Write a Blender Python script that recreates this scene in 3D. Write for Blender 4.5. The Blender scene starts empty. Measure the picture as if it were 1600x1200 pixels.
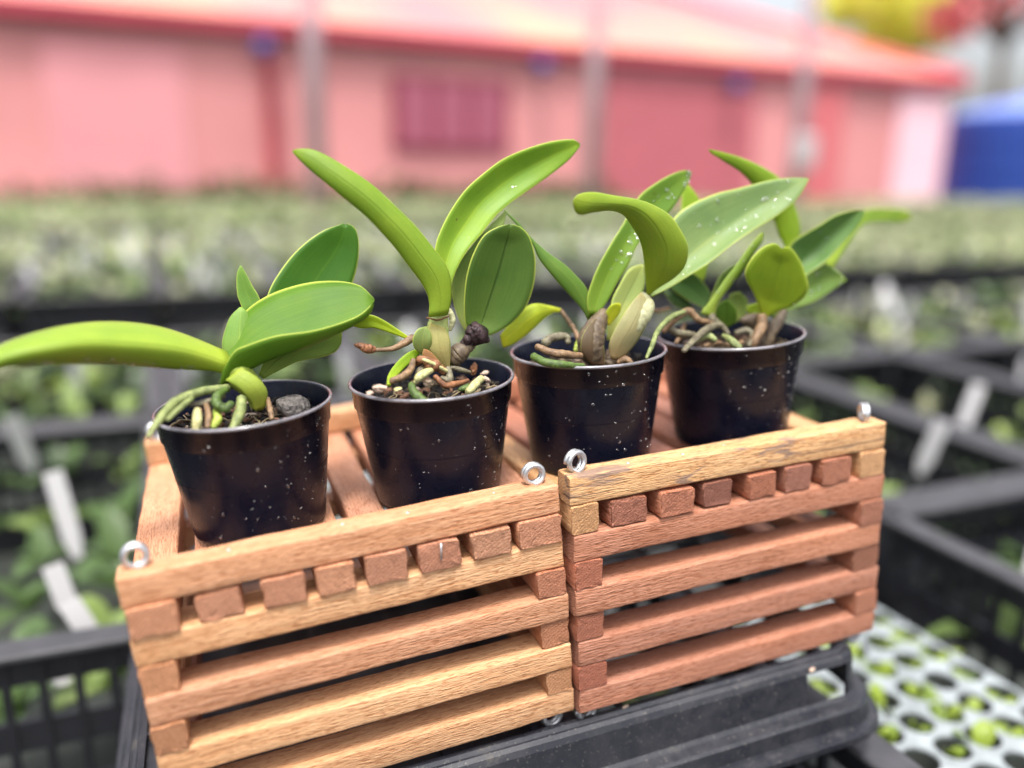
import bpy, math, random
import numpy as np
from mathutils import Vector, Matrix, Euler, noise
random.seed(7)
R_ = math.radians
sc = bpy.context.scene
C = sc.collection
# ------------------------------------------------------------------ camera (solved from the baskets)
F_PX = 1335.61
CAM = Vector((-0.17671, -0.34828, 0.28189))
MC = Euler((1.3152, 0.0219, -0.39271), 'XYZ').to_matrix()
cam = bpy.data.cameras.new('camera'); co = bpy.data.objects.new('camera', cam); C.objects.link(co)
co.location = CAM; co.rotation_euler = (1.3152, 0.0219, -0.39271)
cam.sensor_width = 36; cam.lens = F_PX*36/1600; cam.clip_start = .01; cam.clip_end = 500
cam.dof.use_dof = True; cam.dof.focus_distance = .428
cam.dof.aperture_fstop = (cam.lens/1000)/.0160
sc.camera = co

def ray(u, v): return MC @ Vector(((u-800)/F_PX, -(v-600)/F_PX, -1))
def at(u, v, Y):            # the point of the photographed line of sight that lies at depth Y in the scene
    d = ray(u, v); return CAM + d*((Y-CAM.y)/d.y)
def atz(u, v, Z):
    d = ray(u, v); return CAM + d*((Z-CAM.z)/d.z)

# ------------------------------------------------------------------ helpers
def lin(r, g, b):
    f = lambda c: (c/255/12.92) if c/255 <= .04045 else ((c/255+.055)/1.055)**2.4
    return (f(r), f(g), f(b), 1)

def tag(o, label=None, cat=None, group=None, kind=None):
    if label: o['label'] = label
    if cat: o['category'] = cat
    if group: o['group'] = group
    if kind: o['kind'] = kind
    return o

def empty(name, loc, rot=(0, 0, 0), label=None, cat=None, group=None):
    o = bpy.data.objects.new(name, None); C.objects.link(o)
    o.location = loc; o.rotation_euler = rot; o.empty_display_size = .02
    o['_m'] = 0; del o['_m']
    return tag(o, label, cat, group)

def rootmat(o):
    m = Matrix.Translation(o.location) @ o.rotation_euler.to_matrix().to_4x4()
    return rootmat(o.parent) @ m if o.parent else m

def mesh(name, V, F, mat, parent=None, uv=None, smooth=True, color=None, world=True, loc=None):
    """V are world coordinates; the object is linked under parent with its own origin"""
    me = bpy.data.meshes.new(name)
    V = [Vector(v) for v in V]
    if world:
        if parent is not None:
            im = rootmat(parent).inverted(); V = [im @ v for v in V]
        if loc is None:
            loc = sum(V, Vector())/max(1, len(V))
            if parent is None:
                loc = Vector((loc.x, loc.y, min(v.z for v in V)))
        V = [v-loc for v in V]
    me.from_pydata([tuple(v) for v in V], [], F)
    if uv is not None:
        l = me.uv_layers.new(name='UVMap')
        for p in me.polygons:
            for li in p.loop_indices: l.data[li].uv = uv[me.loops[li].vertex_index]
    if smooth: me.polygons.foreach_set('use_smooth', [True]*len(me.polygons))
    me.update()
    o = bpy.data.objects.new(name, me); C.objects.link(o)
    if loc is not None: o.location = loc
    if parent is not None: o.parent = parent
    if isinstance(mat, (list, tuple)):
        for m in mat: me.materials.append(m)
    elif mat: me.materials.append(mat)
    if color: o.color = color
    return o

class MB:
    def __init__(s): s.V = []; s.F = []; s.I = []
    def add(s, V, F, i=0):
        n = len(s.V); s.V += [Vector(v) for v in V]; s.F += [tuple(n+k for k in f) for f in F]; s.I += [i]*len(F); return s
    def box(s, a, b, M=None, i=0, bev=0.0):
        x0, y0, z0 = a; x1, y1, z1 = b
        if bev > 0:
            # chamfered box: 24 verts
            V = []; 
            for z in (z0, z1):
                for y in (y0, y1):
                    for x in (x0, x1):
                        sx = bev if x == x0 else -bev; sy = bev if y == y0 else -bev; sz = bev if z == z0 else -bev
                        V += [(x, y+sy, z+sz), (x+sx, y, z+sz), (x+sx, y+sy, z)]
            F = []
            idx = lambda ix, iy, iz, k: ((iz*2+iy)*2+ix)*3+k
            F += [(idx(0,0,0,0), idx(0,0,1,0), idx(0,1,1,0), idx(0,1,0,0)), (idx(1,0,0,0), idx(1,1,0,0), idx(1,1,1,0), idx(1,0,1,0))]
            F += [(idx(0,0,0,1), idx(1,0,0,1), idx(1,0,1,1), idx(0,0,1,1)), (idx(0,1,0,1), idx(0,1,1,1), idx(1,1,1,1), idx(1,1,0,1))]
            F += [(idx(0,0,0,2), idx(0,1,0,2), idx(1,1,0,2), idx(1,0,0,2)), (idx(0,0,1,2), idx(1,0,1,2), idx(1,1,1,2), idx(0,1,1,2))]
            for iy in (0,1):
                for iz in (0,1): F.append((idx(0,iy,iz,1), idx(1,iy,iz,1), idx(1,iy,iz,2), idx(0,iy,iz,2)))
            for ix in (0,1):
                for iz in (0,1): F.append((idx(ix,0,iz,0), idx(ix,1,iz,0), idx(ix,1,iz,2), idx(ix,0,iz,2)))
            for ix in (0,1):
                for iy in (0,1): F.append((idx(ix,iy,0,0), idx(ix,iy,1,0), idx(ix,iy,1,1), idx(ix,iy,0,1)))
            for ix in (0,1):
                for iy in (0,1):
                    for iz in (0,1): F.append((idx(ix,iy,iz,0), idx(ix,iy,iz,1), idx(ix,iy,iz,2)))
        else:
            V = [(x, y, z) for z in (z0, z1) for y in (y0, y1) for x in (x0, x1)]
            F = [(0,2,3,1), (4,5,7,6), (0,1,5,4), (2,6,7,3), (0,4,6,2), (1,3,7,5)]
        if M: V = [M @ Vector(v) for v in V]
        return s.add(V, F, i)
    def tube(s, P, R, n=10, i=0, cap=True):
        P = [Vector(p) for p in P]; m = len(P)
        if not hasattr(R, '__len__'): R = [R]*m
        rings = []; t0 = None; up = None
        for k in range(m):
            t = (P[min(k+1, m-1)]-P[max(k-1, 0)]).normalized()
            if up is None: up = t.orthogonal().normalized()
            else:
                up = (up - t*up.dot(t)).normalized()
            b = t.cross(up)
            rings.append([P[k]+(up*math.cos(a)+b*math.sin(a))*R[k] for a in [2*math.pi*j/n for j in range(n)]])
        V = [v for r in rings for v in r]; F = []
        for k in range(m-1):
            for j in range(n): F.append((k*n+j, k*n+(j+1) % n, (k+1)*n+(j+1) % n, (k+1)*n+j))
        if cap: F.append(tuple(reversed(range(n)))); F.append(tuple((m-1)*n+j for j in range(n)))
        return s.add(V, F, i)
    def lathe(s, prof, c=(0, 0, 0), n=48, M=None, i=0, closed=False):
        V = [];F = []; m = len(prof); c = Vector(c)
        for r, z in prof:
            for j in range(n):
                a = 2*math.pi*j/n; v = Vector((r*math.cos(a), r*math.sin(a), z)); V.append((M @ v if M else v)+c)
        for k in range(m-1 if not closed else m):
            for j in range(n):
                k2 = (k+1) % m; F.append((k*n+j, k*n+(j+1) % n, k2*n+(j+1) % n, k2*n+j))
        return s.add(V, F, i)
    def ball(s, c, r, sc3=(1, 1, 1), M=None, nu=8, nv=6, i=0, jit=0):
        V = []; F = []; c = Vector(c)
        for a in range(nv+1):
            th = math.pi*a/nv
            for b in range(nu):
                ph = 2*math.pi*b/nu; q = 1+random.uniform(-jit, jit)
                v = Vector((math.sin(th)*math.cos(ph)*sc3[0], math.sin(th)*math.sin(ph)*sc3[1], math.cos(th)*sc3[2]))*r*q
                V.append(c+(M @ v if M else v))
        for a in range(nv):
            for b in range(nu): F.append((a*nu+b, (a+1)*nu+b, (a+1)*nu+(b+1) % nu, a*nu+(b+1) % nu))
        return s.add(V, F, i)
    def build(s, name, mat, parent=None, **k):
        o = mesh(name, s.V, s.F, mat, parent, **k)
        if any(s.I): o.data.polygons.foreach_set('material_index', s.I)
        return o

def smooth_path(P, n):
    """Catmull-Rom through P (tuples of any length), n samples, by index length"""
    P = [np.array(p, float) for p in P]
    if len(P) == 2: return [tuple(P[0]+(P[1]-P[0])*k/(n-1)) for k in range(n)]
    Q = [2*P[0]-P[1]]+P+[2*P[-1]-P[-2]]
    dense = []
    for i in range(1, len(Q)-2):
        for k in range(12):
            t = k/12; a, b, c, d = Q[i-1], Q[i], Q[i+1], Q[i+2]
            dense.append(.5*((2*b)+(c-a)*t+(2*a-5*b+4*c-d)*t*t+(3*b-a-3*c+d)*t**3))
    dense.append(P[-1]); D = np.array(dense)
    L = np.r_[0, np.cumsum(np.linalg.norm(np.diff(D[:, :2], axis=0), axis=1))]
    s = np.linspace(0, L[-1], n)
    return [tuple(np.interp(x, L, D[:, j]) for j in range(D.shape[1])) for x in s]

# ------------------------------------------------------------------ materials
def new_mat(name):
    m = bpy.data.materials.new(name); m.use_nodes = True
    nt = m.node_tree; bs = nt.nodes['Principled BSDF']
    return m, nt, bs
def N(nt, t, **k):
    n = nt.nodes.new(t)
    for a, b in k.items():
        if a.startswith('i_'): n.inputs[a[2:].replace('_', ' ')].default_value = b
        else: setattr(n, a, b)
    return n
def L(nt, a, b): nt.links.new(a, b)
def ramp(nt, fac, stops, interp='LINEAR'):
    r = nt.nodes.new('ShaderNodeValToRGB'); r.color_ramp.interpolation = interp
    e = r.color_ramp.elements
    while len(e) < len(stops): e.new(.5)
    for k, (p, c) in enumerate(stops):
        e[k].position = p; e[k].color = c if len(c) == 4 else (*c, 1)
    L(nt, fac, r.inputs[0]); return r
def mix(nt, fac, a, b, mode='MIX'):
    m = nt.nodes.new('ShaderNodeMix'); m.data_type = 'RGBA'; m.blend_type = mode
    for sock, val in ((m.inputs[0], fac), (m.inputs[6], a), (m.inputs[7], b)):
        if hasattr(val, 'links'): L(nt, val, sock)
        else: sock.default_value = val
    return m.outputs[2]
def bump(nt, h, st, dist=.001, normal=None):
    b = N(nt, 'ShaderNodeBump'); b.inputs['Strength'].default_value = st; b.inputs['Distance'].default_value = dist
    L(nt, h, b.inputs['Height'])
    if normal: L(nt, normal, b.inputs['Normal'])
    return b.outputs[0]
def simple(name, col, rough=.5, metal=0, nscale=0, namp=.2, bmp=0, spec=.5, coord='Object', col2=None):
    m, nt, bs = new_mat(name)
    bs.inputs['Roughness'].default_value = rough; bs.inputs['Metallic'].default_value = metal
    bs.inputs['Specular IOR Level'].default_value = spec
    if nscale:
        tc = N(nt, 'ShaderNodeTexCoord'); nz = N(nt, 'ShaderNodeTexNoise'); nz.inputs['Scale'].default_value = nscale; nz.inputs['Detail'].default_value = 5
        L(nt, tc.outputs[coord], nz.inputs['Vector'])
        c2 = col2 or tuple(c*(1-namp) for c in col[:3])+(1,)
        r = ramp(nt, nz.outputs['Fac'], [(.35, c2), (.65, col)])
        L(nt, r.outputs[0], bs.inputs['Base Color'])
        if bmp: L(nt, bump(nt, nz.outputs['Fac'], bmp, .002), bs.inputs['Normal'])
    else: bs.inputs['Base Color'].default_value = col
    return m

def wood_mat(name, streak=False):
    m, nt, bs = new_mat(name)
    tc = N(nt, 'ShaderNodeTexCoord'); oi = N(nt, 'ShaderNodeObjectInfo')
    off = N(nt, 'ShaderNodeVectorMath', operation='SCALE'); 
    cmb = N(nt, 'ShaderNodeCombineXYZ')
    for k in range(3): L(nt, oi.outputs['Random'], cmb.inputs[k])
    L(nt, cmb.outputs[0], off.inputs[0]); off.inputs['Scale'].default_value = 3.7
    add = N(nt, 'ShaderNodeVectorMath', operation='ADD'); L(nt, tc.outputs['Object'], add.inputs[0]); L(nt, off.outputs[0], add.inputs[1])
    def mapped(sx, sy, sz, src=add.outputs[0], rot=(0, 0, 0)):
        mp = N(nt, 'ShaderNodeMapping'); mp.inputs['Scale'].default_value = (sx, sy, sz); mp.inputs['Rotation'].default_value = rot
        L(nt, src, mp.inputs[0]); return mp.outputs[0]
    def nz(vec, scale=1, det=4, rough=.55, dist=0):
        n = N(nt, 'ShaderNodeTexNoise'); n.inputs['Scale'].default_value = scale; n.inputs['Detail'].default_value = det
        n.inputs['Roughness'].default_value = rough; n.inputs['Distortion'].default_value = dist
        L(nt, vec, n.inputs['Vector']); return n.outputs['Fac']
    rot = (0, R_(3), R_(4))
    broad = nz(mapped(9, 70, 70, rot=rot), 1, 3, .5, 1.2)
    fine = nz(mapped(60, 900, 900, rot=rot), 1, 3, .6)
    pores = nz(mapped(220, 1500, 1500, rot=rot), 1, 2, .5)
    blotch = nz(mapped(18, 30, 30), 1, 3, .5)
    wv = N(nt, 'ShaderNodeTexWave', wave_type='RINGS', rings_direction='X'); wv.inputs['Scale'].default_value = 1
    wv.inputs['Distortion'].default_value = 6; wv.inputs['Detail'].default_value = 3; wv.inputs['Detail Scale'].default_value = 1.2
    L(nt, mapped(12, 260, 200, rot=(0, R_(5), R_(7))), wv.inputs['Vector'])
    rv_ = ramp(nt, oi.outputs['Random'], [(0, (.90, .90, .92)), (.5, (1.0, .98, .97)), (1, (1.08, 1.06, 1.02))]).outputs[0]
    base = mix(nt, 1.0, oi.outputs['Color'], rv_, 'MULTIPLY')
    c1 = mix(nt, ramp(nt, broad, [(.3, (0, 0, 0)), (.7, (1, 1, 1))]).outputs[0], base, (.88, .79, .70, 1), 'MULTIPLY')
    c1b = mix(nt, ramp(nt, wv.outputs['Fac'], [(.2, (.38, .38, .38)), (.8, (0, 0, 0))]).outputs[0], c1, (.84, .74, .66, 1), 'MULTIPLY')
    c2 = mix(nt, ramp(nt, fine, [(.38, (.75, .75, .75)), (.55, (0, 0, 0))]).outputs[0], c1b, (.80, .70, .62, 1), 'MULTIPLY')
    c3 = mix(nt, ramp(nt, pores, [(.36, (.85, .85, .85)), (.47, (0, 0, 0))]).outputs[0], c2, (.62, .48, .38, 1), 'MULTIPLY')
    c4 = mix(nt, ramp(nt, blotch, [(.45, (0, 0, 0)), (.75, (.6, .6, .6))]).outputs[0], c3, (1.22, 1.18, 1.12, 1), 'MULTIPLY')
    # end grain darker and rough
    geo = N(nt, 'ShaderNodeVectorMath', operation='ABSOLUTE'); L(nt, tc.outputs['Normal'], geo.inputs[0])
    sp = N(nt, 'ShaderNodeSeparateXYZ'); L(nt, geo.outputs[0], sp.inputs[0])
    endf = ramp(nt, sp.outputs['X'], [(.6, (0, 0, 0)), (.9, (1, 1, 1))]).outputs[0]
    eg = nz(mapped(900, 700, 1500), 1, 5, .75, .3)
    ec = ramp(nt, eg, [(.33, (.68, .54, .46)), (.60, (1.04, .99, .95))]).outputs[0]
    rg = N(nt, 'ShaderNodeTexWave', wave_type='RINGS', rings_direction='X'); rg.inputs['Scale'].default_value = 1; rg.inputs['Distortion'].default_value = 3; rg.inputs['Detail'].default_value = 2
    off2 = N(nt, 'ShaderNodeVectorMath', operation='ADD'); L(nt, tc.outputs['Object'], off2.inputs[0]); off2.inputs[1].default_value = (0, .012, .02)
    L(nt, mapped(30, 190, 190, src=off2.outputs[0]), rg.inputs['Vector'])
    ecol = mix(nt, 1.0, base, ec, 'MULTIPLY')
    ecol = mix(nt, ramp(nt, rg.outputs['Fac'], [(.3, (.7, .7, .7)), (.7, (0, 0, 0))]).outputs[0], ecol, (.78, .66, .58, 1), 'MULTIPLY')
    col = mix(nt, endf, c4, ecol)
    if streak:
        st = nz(mapped(34, 150, 210, rot=(0, R_(-18), R_(10))), 1, 5, .65, .8)
        msk = nz(mapped(14, 40, 40), 1, 2, .5)
        mm = N(nt, 'ShaderNodeMath', operation='MULTIPLY')
        L(nt, ramp(nt, st, [(.53, (0, 0, 0)), (.61, (.8, .8, .8))]).outputs[0], mm.inputs[0])
        L(nt, ramp(nt, msk, [(.42, (0, 0, 0)), (.52, (1, 1, 1))]).outputs[0], mm.inputs[1])
        col = mix(nt, mm.outputs[0], col, (.20, .14, .12, 1))
        cr = nz(mapped(6, 140, 420, rot=(0, R_(-3), 0)), 1, 2, .4)
        col = mix(nt, ramp(nt, cr, [(.655, (0, 0, 0)), (.66, (1, 1, 1))]).outputs[0], col, (.12, .07, .045, 1))
    kn = N(nt, 'ShaderNodeTexVoronoi'); kn.inputs['Scale'].default_value = 1; L(nt, mapped(9, 26, 34), kn.inputs['Vector'])
    ks = N(nt, 'ShaderNodeSeparateXYZ'); L(nt, kn.outputs['Color'], ks.inputs[0])
    km = N(nt, 'ShaderNodeMath', operation='MULTIPLY'); L(nt, ramp(nt, kn.outputs['Distance'], [(.05, (1, 1, 1)), (.13, (0, 0, 0))]).outputs[0], km.inputs[0])
    L(nt, ramp(nt, ks.outputs[0], [(.84, (0, 0, 0)), (.86, (.7, .7, .7))]).outputs[0], km.inputs[1])
    col = mix(nt, km.outputs[0], col, (.55, .42, .33, 1), 'MULTIPLY')
    L(nt, col, bs.inputs['Base Color'])
    bs.inputs['Roughness'].default_value = .62; bs.inputs['Specular IOR Level'].default_value = .35
    hb = mix(nt, .5, fine, pores)
    n1 = bump(nt, hb, 1.0, .0012)
    eh = mix(nt, endf, (0, 0, 0, 1), eg)
    sw = nz(mapped(300, 2200, 500, rot=(R_(35), 0, 0)), 1, 3, .6)
    eh = mix(nt, .4, eh, mix(nt, endf, (0, 0, 0, 1), sw))
    n2 = bump(nt, eh, 1.0, .0013, n1)
    L(nt, n2, bs.inputs['Normal'])
    return m
WOOD = wood_mat('slat_wood'); WOODS = wood_mat('stained_slat_wood', True)

def leaf_mat(name, rib_dark=False, gloss=.44, trans=.30):
    m, nt, bs = new_mat(name)
    uv = N(nt, 'ShaderNodeUVMap'); sp = N(nt, 'ShaderNodeSeparateXYZ'); L(nt, uv.outputs[0], sp.inputs[0])
    oi = N(nt, 'ShaderNodeObjectInfo'); tc = N(nt, 'ShaderNodeTexCoord')
    d = N(nt, 'ShaderNodeMath', operation='SUBTRACT'); L(nt, sp.outputs[0], d.inputs[0]); d.inputs[1].default_value = .5
    a = N(nt, 'ShaderNodeMath', operation='ABSOLUTE'); L(nt, d.outputs[0], a.inputs[0])
    n1 = N(nt, 'ShaderNodeTexNoise'); n1.inputs['Scale'].default_value = 60; n1.inputs['Detail'].default_value = 5; L(nt, tc.outputs['Object'], n1.inputs['Vector'])
    mp = N(nt, 'ShaderNodeMapping'); mp.inputs['Scale'].default_value = (34, 1.2, 1); L(nt, uv.outputs[0], mp.inputs[0])
    n2 = N(nt, 'ShaderNodeTexNoise'); n2.inputs['Scale'].default_value = 2.4; n2.inputs['Detail'].default_value = 3; L(nt, mp.outputs[0], n2.inputs['Vector'])
    n3 = N(nt, 'ShaderNodeTexNoise'); n3.inputs['Scale'].default_value = 1400; n3.inputs['Detail'].default_value = 2; L(nt, tc.outputs['Object'], n3.inputs['Vector'])
    base = oi.outputs['Color']
    c = mix(nt, ramp(nt, n1.outputs['Fac'], [(.35, (0, 0, 0)), (.7, (.8, .8, .8))]).outputs[0], base, (1.25, 1.12, 1.1, 1), 'MULTIPLY')
    c = mix(nt, ramp(nt, n2.outputs['Fac'], [(.35, (.55, .55, .55)), (.65, (0, 0, 0))]).outputs[0], c, (.80, .84, .8, 1), 'MULTIPLY')
    c = mix(nt, ramp(nt, n3.outputs['Fac'], [(.40, (.5, .5, .5)), (.6, (0, 0, 0))]).outputs[0], c, (.84, .88, .8, 1), 'MULTIPLY')
    n5 = N(nt, 'ShaderNodeTexNoise'); n5.inputs['Scale'].default_value = 24; n5.inputs['Detail'].default_value = 3; L(nt, tc.outputs['Object'], n5.inputs['Vector'])
    c = mix(nt, ramp(nt, n5.outputs['Fac'], [(.35, (.8, .8, .8)), (.6, (0, 0, 0))]).outputs[0], c, (.78, .86, .82, 1), 'MULTIPLY')
    mpv = N(nt, 'ShaderNodeMapping'); mpv.inputs['Scale'].default_value = (90, .6, 1); L(nt, uv.outputs[0], mpv.inputs[0])
    nv = N(nt, 'ShaderNodeTexNoise'); nv.inputs['Scale'].default_value = 1; nv.inputs['Detail'].default_value = 1; L(nt, mpv.outputs[0], nv.inputs['Vector'])
    c = mix(nt, ramp(nt, nv.outputs['Fac'], [(.42, (.5, .5, .5)), (.56, (0, 0, 0))]).outputs[0], c, (.84, .88, .86, 1), 'MULTIPLY')
    c = mix(nt, ramp(nt, sp.outputs[1], [(.86, (0, 0, 0)), (1, (.6, .6, .6))]).outputs[0], c, (1.25, 1.12, .8, 1), 'MULTIPLY')
    # base of the leaf paler
    c = mix(nt, ramp(nt, sp.outputs[1], [(0, (.55, .55, .55)), (.3, (0, 0, 0))]).outputs[0], c, (1.5, 1.25, 1.3, 1), 'MULTIPLY')
    ribc = {0: (1.35, 1.2, 1.1, 1), 1: (.55, .62, .5, 1), 2: (.93, .94, .9, 1)}[int(rib_dark)]
    rib = ramp(nt, a.outputs[0], [(.0, (1, 1, 1)), (.012, (.8, .8, .8)), (.028, (0, 0, 0))]).outputs[0]
    c = mix(nt, rib, c, ribc, 'MULTIPLY')
    edge = ramp(nt, a.outputs[0], [(.478, (0, 0, 0)), (.495, (.85, .85, .85))]).outputs[0]
    c = mix(nt, edge, c, lin(196, 208, 92))
    # a few brown dots
    vr = N(nt, 'ShaderNodeTexVoronoi'); vr.inputs['Scale'].default_value = 190; L(nt, tc.outputs['Object'], vr.inputs['Vector'])
    sel = N(nt, 'ShaderNodeSeparateXYZ'); L(nt, vr.outputs['Color'], sel.inputs[0])
    mu = N(nt, 'ShaderNodeMath', operation='MULTIPLY')
    L(nt, ramp(nt, vr.outputs['Distance'], [(.10, (1, 1, 1)), (.16, (0, 0, 0))]).outputs[0], mu.inputs[0])
    L(nt, ramp(nt, sel.outputs[0], [(.965, (0, 0, 0)), (.97, (.75, .75, .75))]).outputs[0], mu.inputs[1])
    c = mix(nt, mu.outputs[0], c, lin(96, 84, 40))
    L(nt, c, bs.inputs['Base Color'])
    bs.inputs['Roughness'].default_value = gloss; bs.inputs['Specular IOR Level'].default_value = .38
    rr = ramp(nt, n1.outputs['Fac'], [(.3, (gloss-.08,)*3), (.7, (gloss+.14,)*3)]); L(nt, rr.outputs[0], bs.inputs['Roughness'])
    nb = bump(nt, n2.outputs['Fac'], .22, .0006)
    nb = bump(nt, n3.outputs['Fac'], .16, .0003, nb)
    nb = bump(nt, rib, -.5 if not rib_dark else .4, .0006, nb)
    L(nt, nb, bs.inputs['Normal'])
    tr = N(nt, 'ShaderNodeBsdfTranslucent')
    tcx = mix(nt, 1.0, c, (1.35, 1.3, .45, 1), 'MULTIPLY'); L(nt, tcx, tr.inputs[0])
    ms = N(nt, 'ShaderNodeMixShader'); ms.inputs[0].default_value = trans
    L(nt, bs.outputs[0], ms.inputs[1]); L(nt, tr.outputs[0], ms.inputs[2])
    L(nt, ms.outputs[0], nt.nodes['Material Output'].inputs[0])
    return m
LEAF = leaf_mat('leaf_green'); LEAFD = leaf_mat('leaf_underside', 1, .46); LEAFU = leaf_mat('smooth_leaf_underside', 2, .46)

def pot_mat():
    m, nt, bs = new_mat('black_pot_plastic')
    tc = N(nt, 'ShaderNodeTexCoord')
    v = N(nt, 'ShaderNodeTexVoronoi'); v.inputs['Scale'].default_value = 640; v.inputs['Randomness'].default_value = 1
    L(nt, tc.outputs['Object'], v.inputs['Vector'])
    s = N(nt, 'ShaderNodeSeparateXYZ'); L(nt, v.outputs['Color'], s.inputs[0])
    mu = N(nt, 'ShaderNodeMath', operation='MULTIPLY')
    L(nt, ramp(nt, v.outputs['Distance'], [(.10, (1, 1, 1)), (.22, (0, 0, 0))]).outputs[0], mu.inputs[0])
    L(nt, ramp(nt, s.outputs[1], [(.965, (0, 0, 0)), (.985, (.4, .4, .4))]).outputs[0], mu.inputs[1])
    n = N(nt, 'ShaderNodeTexNoise'); n.inputs['Scale'].default_value = 90; n.inputs['Detail'].default_value = 6; L(nt, tc.outputs['Object'], n.inputs['Vector'])
    base = ramp(nt, n.outputs['Fac'], [(.35, (.0045, .006, .0155)), (.75, (.009, .0105, .022))]).outputs[0]
    c = mix(nt, mu.outputs[0], base, (.42, .41, .38, 1)); L(nt, c, bs.inputs['Base Color'])
    r = ramp(nt, n.outputs['Fac'], [(.3, (.20,)*3), (.75, (.40,)*3)]).outputs[0]; L(nt, r, bs.inputs['Roughness'])
    bs.inputs['Specular IOR Level'].default_value = .19
    n4 = N(nt, 'ShaderNodeTexNoise'); n4.inputs['Scale'].default_value = 45; L(nt, tc.outputs['Object'], n4.inputs['Vector'])
    nb = bump(nt, n4.outputs['Fac'], .25, .001); L(nt, bump(nt, mu.outputs[0], .3, .0004, nb), bs.inputs['Normal'])
    return m
POT = pot_mat()
RIMP = simple('rim_highlight_plastic', (.20, .19, .21, 1), .2, nscale=200, namp=.5, spec=1.0)  # pot lip coloured lighter to paint in its bright sky highlight
def drop_mat():
    m, nt, bs = new_mat('water_drop')
    tp = N(nt, 'ShaderNodeBsdfTransparent'); gl = N(nt, 'ShaderNodeBsdfGlossy'); gl.inputs['Roughness'].default_value = .04; lw = N(nt, 'ShaderNodeLayerWeight'); lw.inputs[0].default_value = .32
    mm = ramp(nt, lw.outputs['Facing'], [(0, (.10,)*3), (.9, (.75,)*3)]); ms = N(nt, 'ShaderNodeMixShader')
    L(nt, mm.outputs[0], ms.inputs[0]); L(nt, tp.outputs[0], ms.inputs[1]); L(nt, gl.outputs[0], ms.inputs[2]); L(nt, ms.outputs[0], nt.nodes['Material Output'].inputs[0])
    return m
DROP = drop_mat()
SPLASH = simple('dried_splash', (.32, .32, .31, 1), .3)
SOIL = simple('dark_potting_mix', (.022, .016, .012, 1), .8, nscale=700, namp=.7, bmp=.8)
BARK = simple('bark_bits', lin(120, 84, 62), .8, nscale=400, namp=.65, bmp=.8)
PERL = simple('pale_chips', lin(205, 180, 160), .8, nscale=500, namp=.35, bmp=.6)
RTL = simple('rootlet_tan', lin(140, 122, 92), .7, nscale=300, namp=.6)
STONE = simple('pumice_stone', lin(118, 112, 108), .9, nscale=520, namp=.7, bmp=1.0)
STEEL = simple('zinc_wire', (.66, .67, .69, 1), .42, .85, nscale=500, namp=.25)
def root_mat(name, c1, c2, sc_=260, bm=1.0):
    m, nt, bs = new_mat(name)
    tc = N(nt, 'ShaderNodeTexCoord'); n = N(nt, 'ShaderNodeTexNoise'); n.inputs['Scale'].default_value = sc_; n.inputs['Detail'].default_value = 6; n.inputs['Roughness'].default_value = .65
    L(nt, tc.outputs['Object'], n.inputs['Vector'])
    n2 = N(nt, 'ShaderNodeTexNoise'); n2.inputs['Scale'].default_value = sc_*5; L(nt, tc.outputs['Object'], n2.inputs['Vector'])
    c = ramp(nt, n.outputs['Fac'], [(.32, c2), (.62, c1)]).outputs[0]
    c = mix(nt, ramp(nt, n2.outputs['Fac'], [(.4, (.6, .6, .6)), (.6, (0, 0, 0))]).outputs[0], c, (.6, .6, .55, 1), 'MULTIPLY')
    L(nt, c, bs.inputs['Base Color']); bs.inputs['Roughness'].default_value = .55
    L(nt, bump(nt, n2.outputs['Fac'], .5*bm, .0006, bump(nt, n.outputs['Fac'], .5*bm, .0007)), bs.inputs['Normal'])
    return m
RG = root_mat('root_green', lin(150, 160, 100), lin(86, 98, 52))
RGD = root_mat('root_deep_green', lin(92, 118, 48), lin(52, 66, 30))
RB = root_mat('root_brown', lin(150, 120, 88), lin(84, 62, 44))
RC = root_mat('root_cream', lin(206, 204, 148), lin(160, 150, 96))
RGY = root_mat('root_grey', lin(128, 122, 98), lin(78, 68, 54))
BULBG = root_mat('bulb_pale_green', lin(196, 206, 128), lin(158, 170, 92), 120, .35)
BULBY = root_mat('bulb_yellow_green', lin(178, 194, 84), lin(146, 168, 58), 90, .35)
BULBB = root_mat('bulb_brown', lin(120, 104, 82), lin(70, 56, 46), 200, .35)
BULBS = root_mat('bulb_sheath', lin(200, 200, 158), lin(160, 156, 116), 110, .35)
DRY = root_mat('dry_sheath', lin(150, 100, 66), lin(92, 58, 38), 220)
DARKDRY = root_mat('withered_black', lin(70, 48, 52), lin(26, 16, 20), 300)

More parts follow.
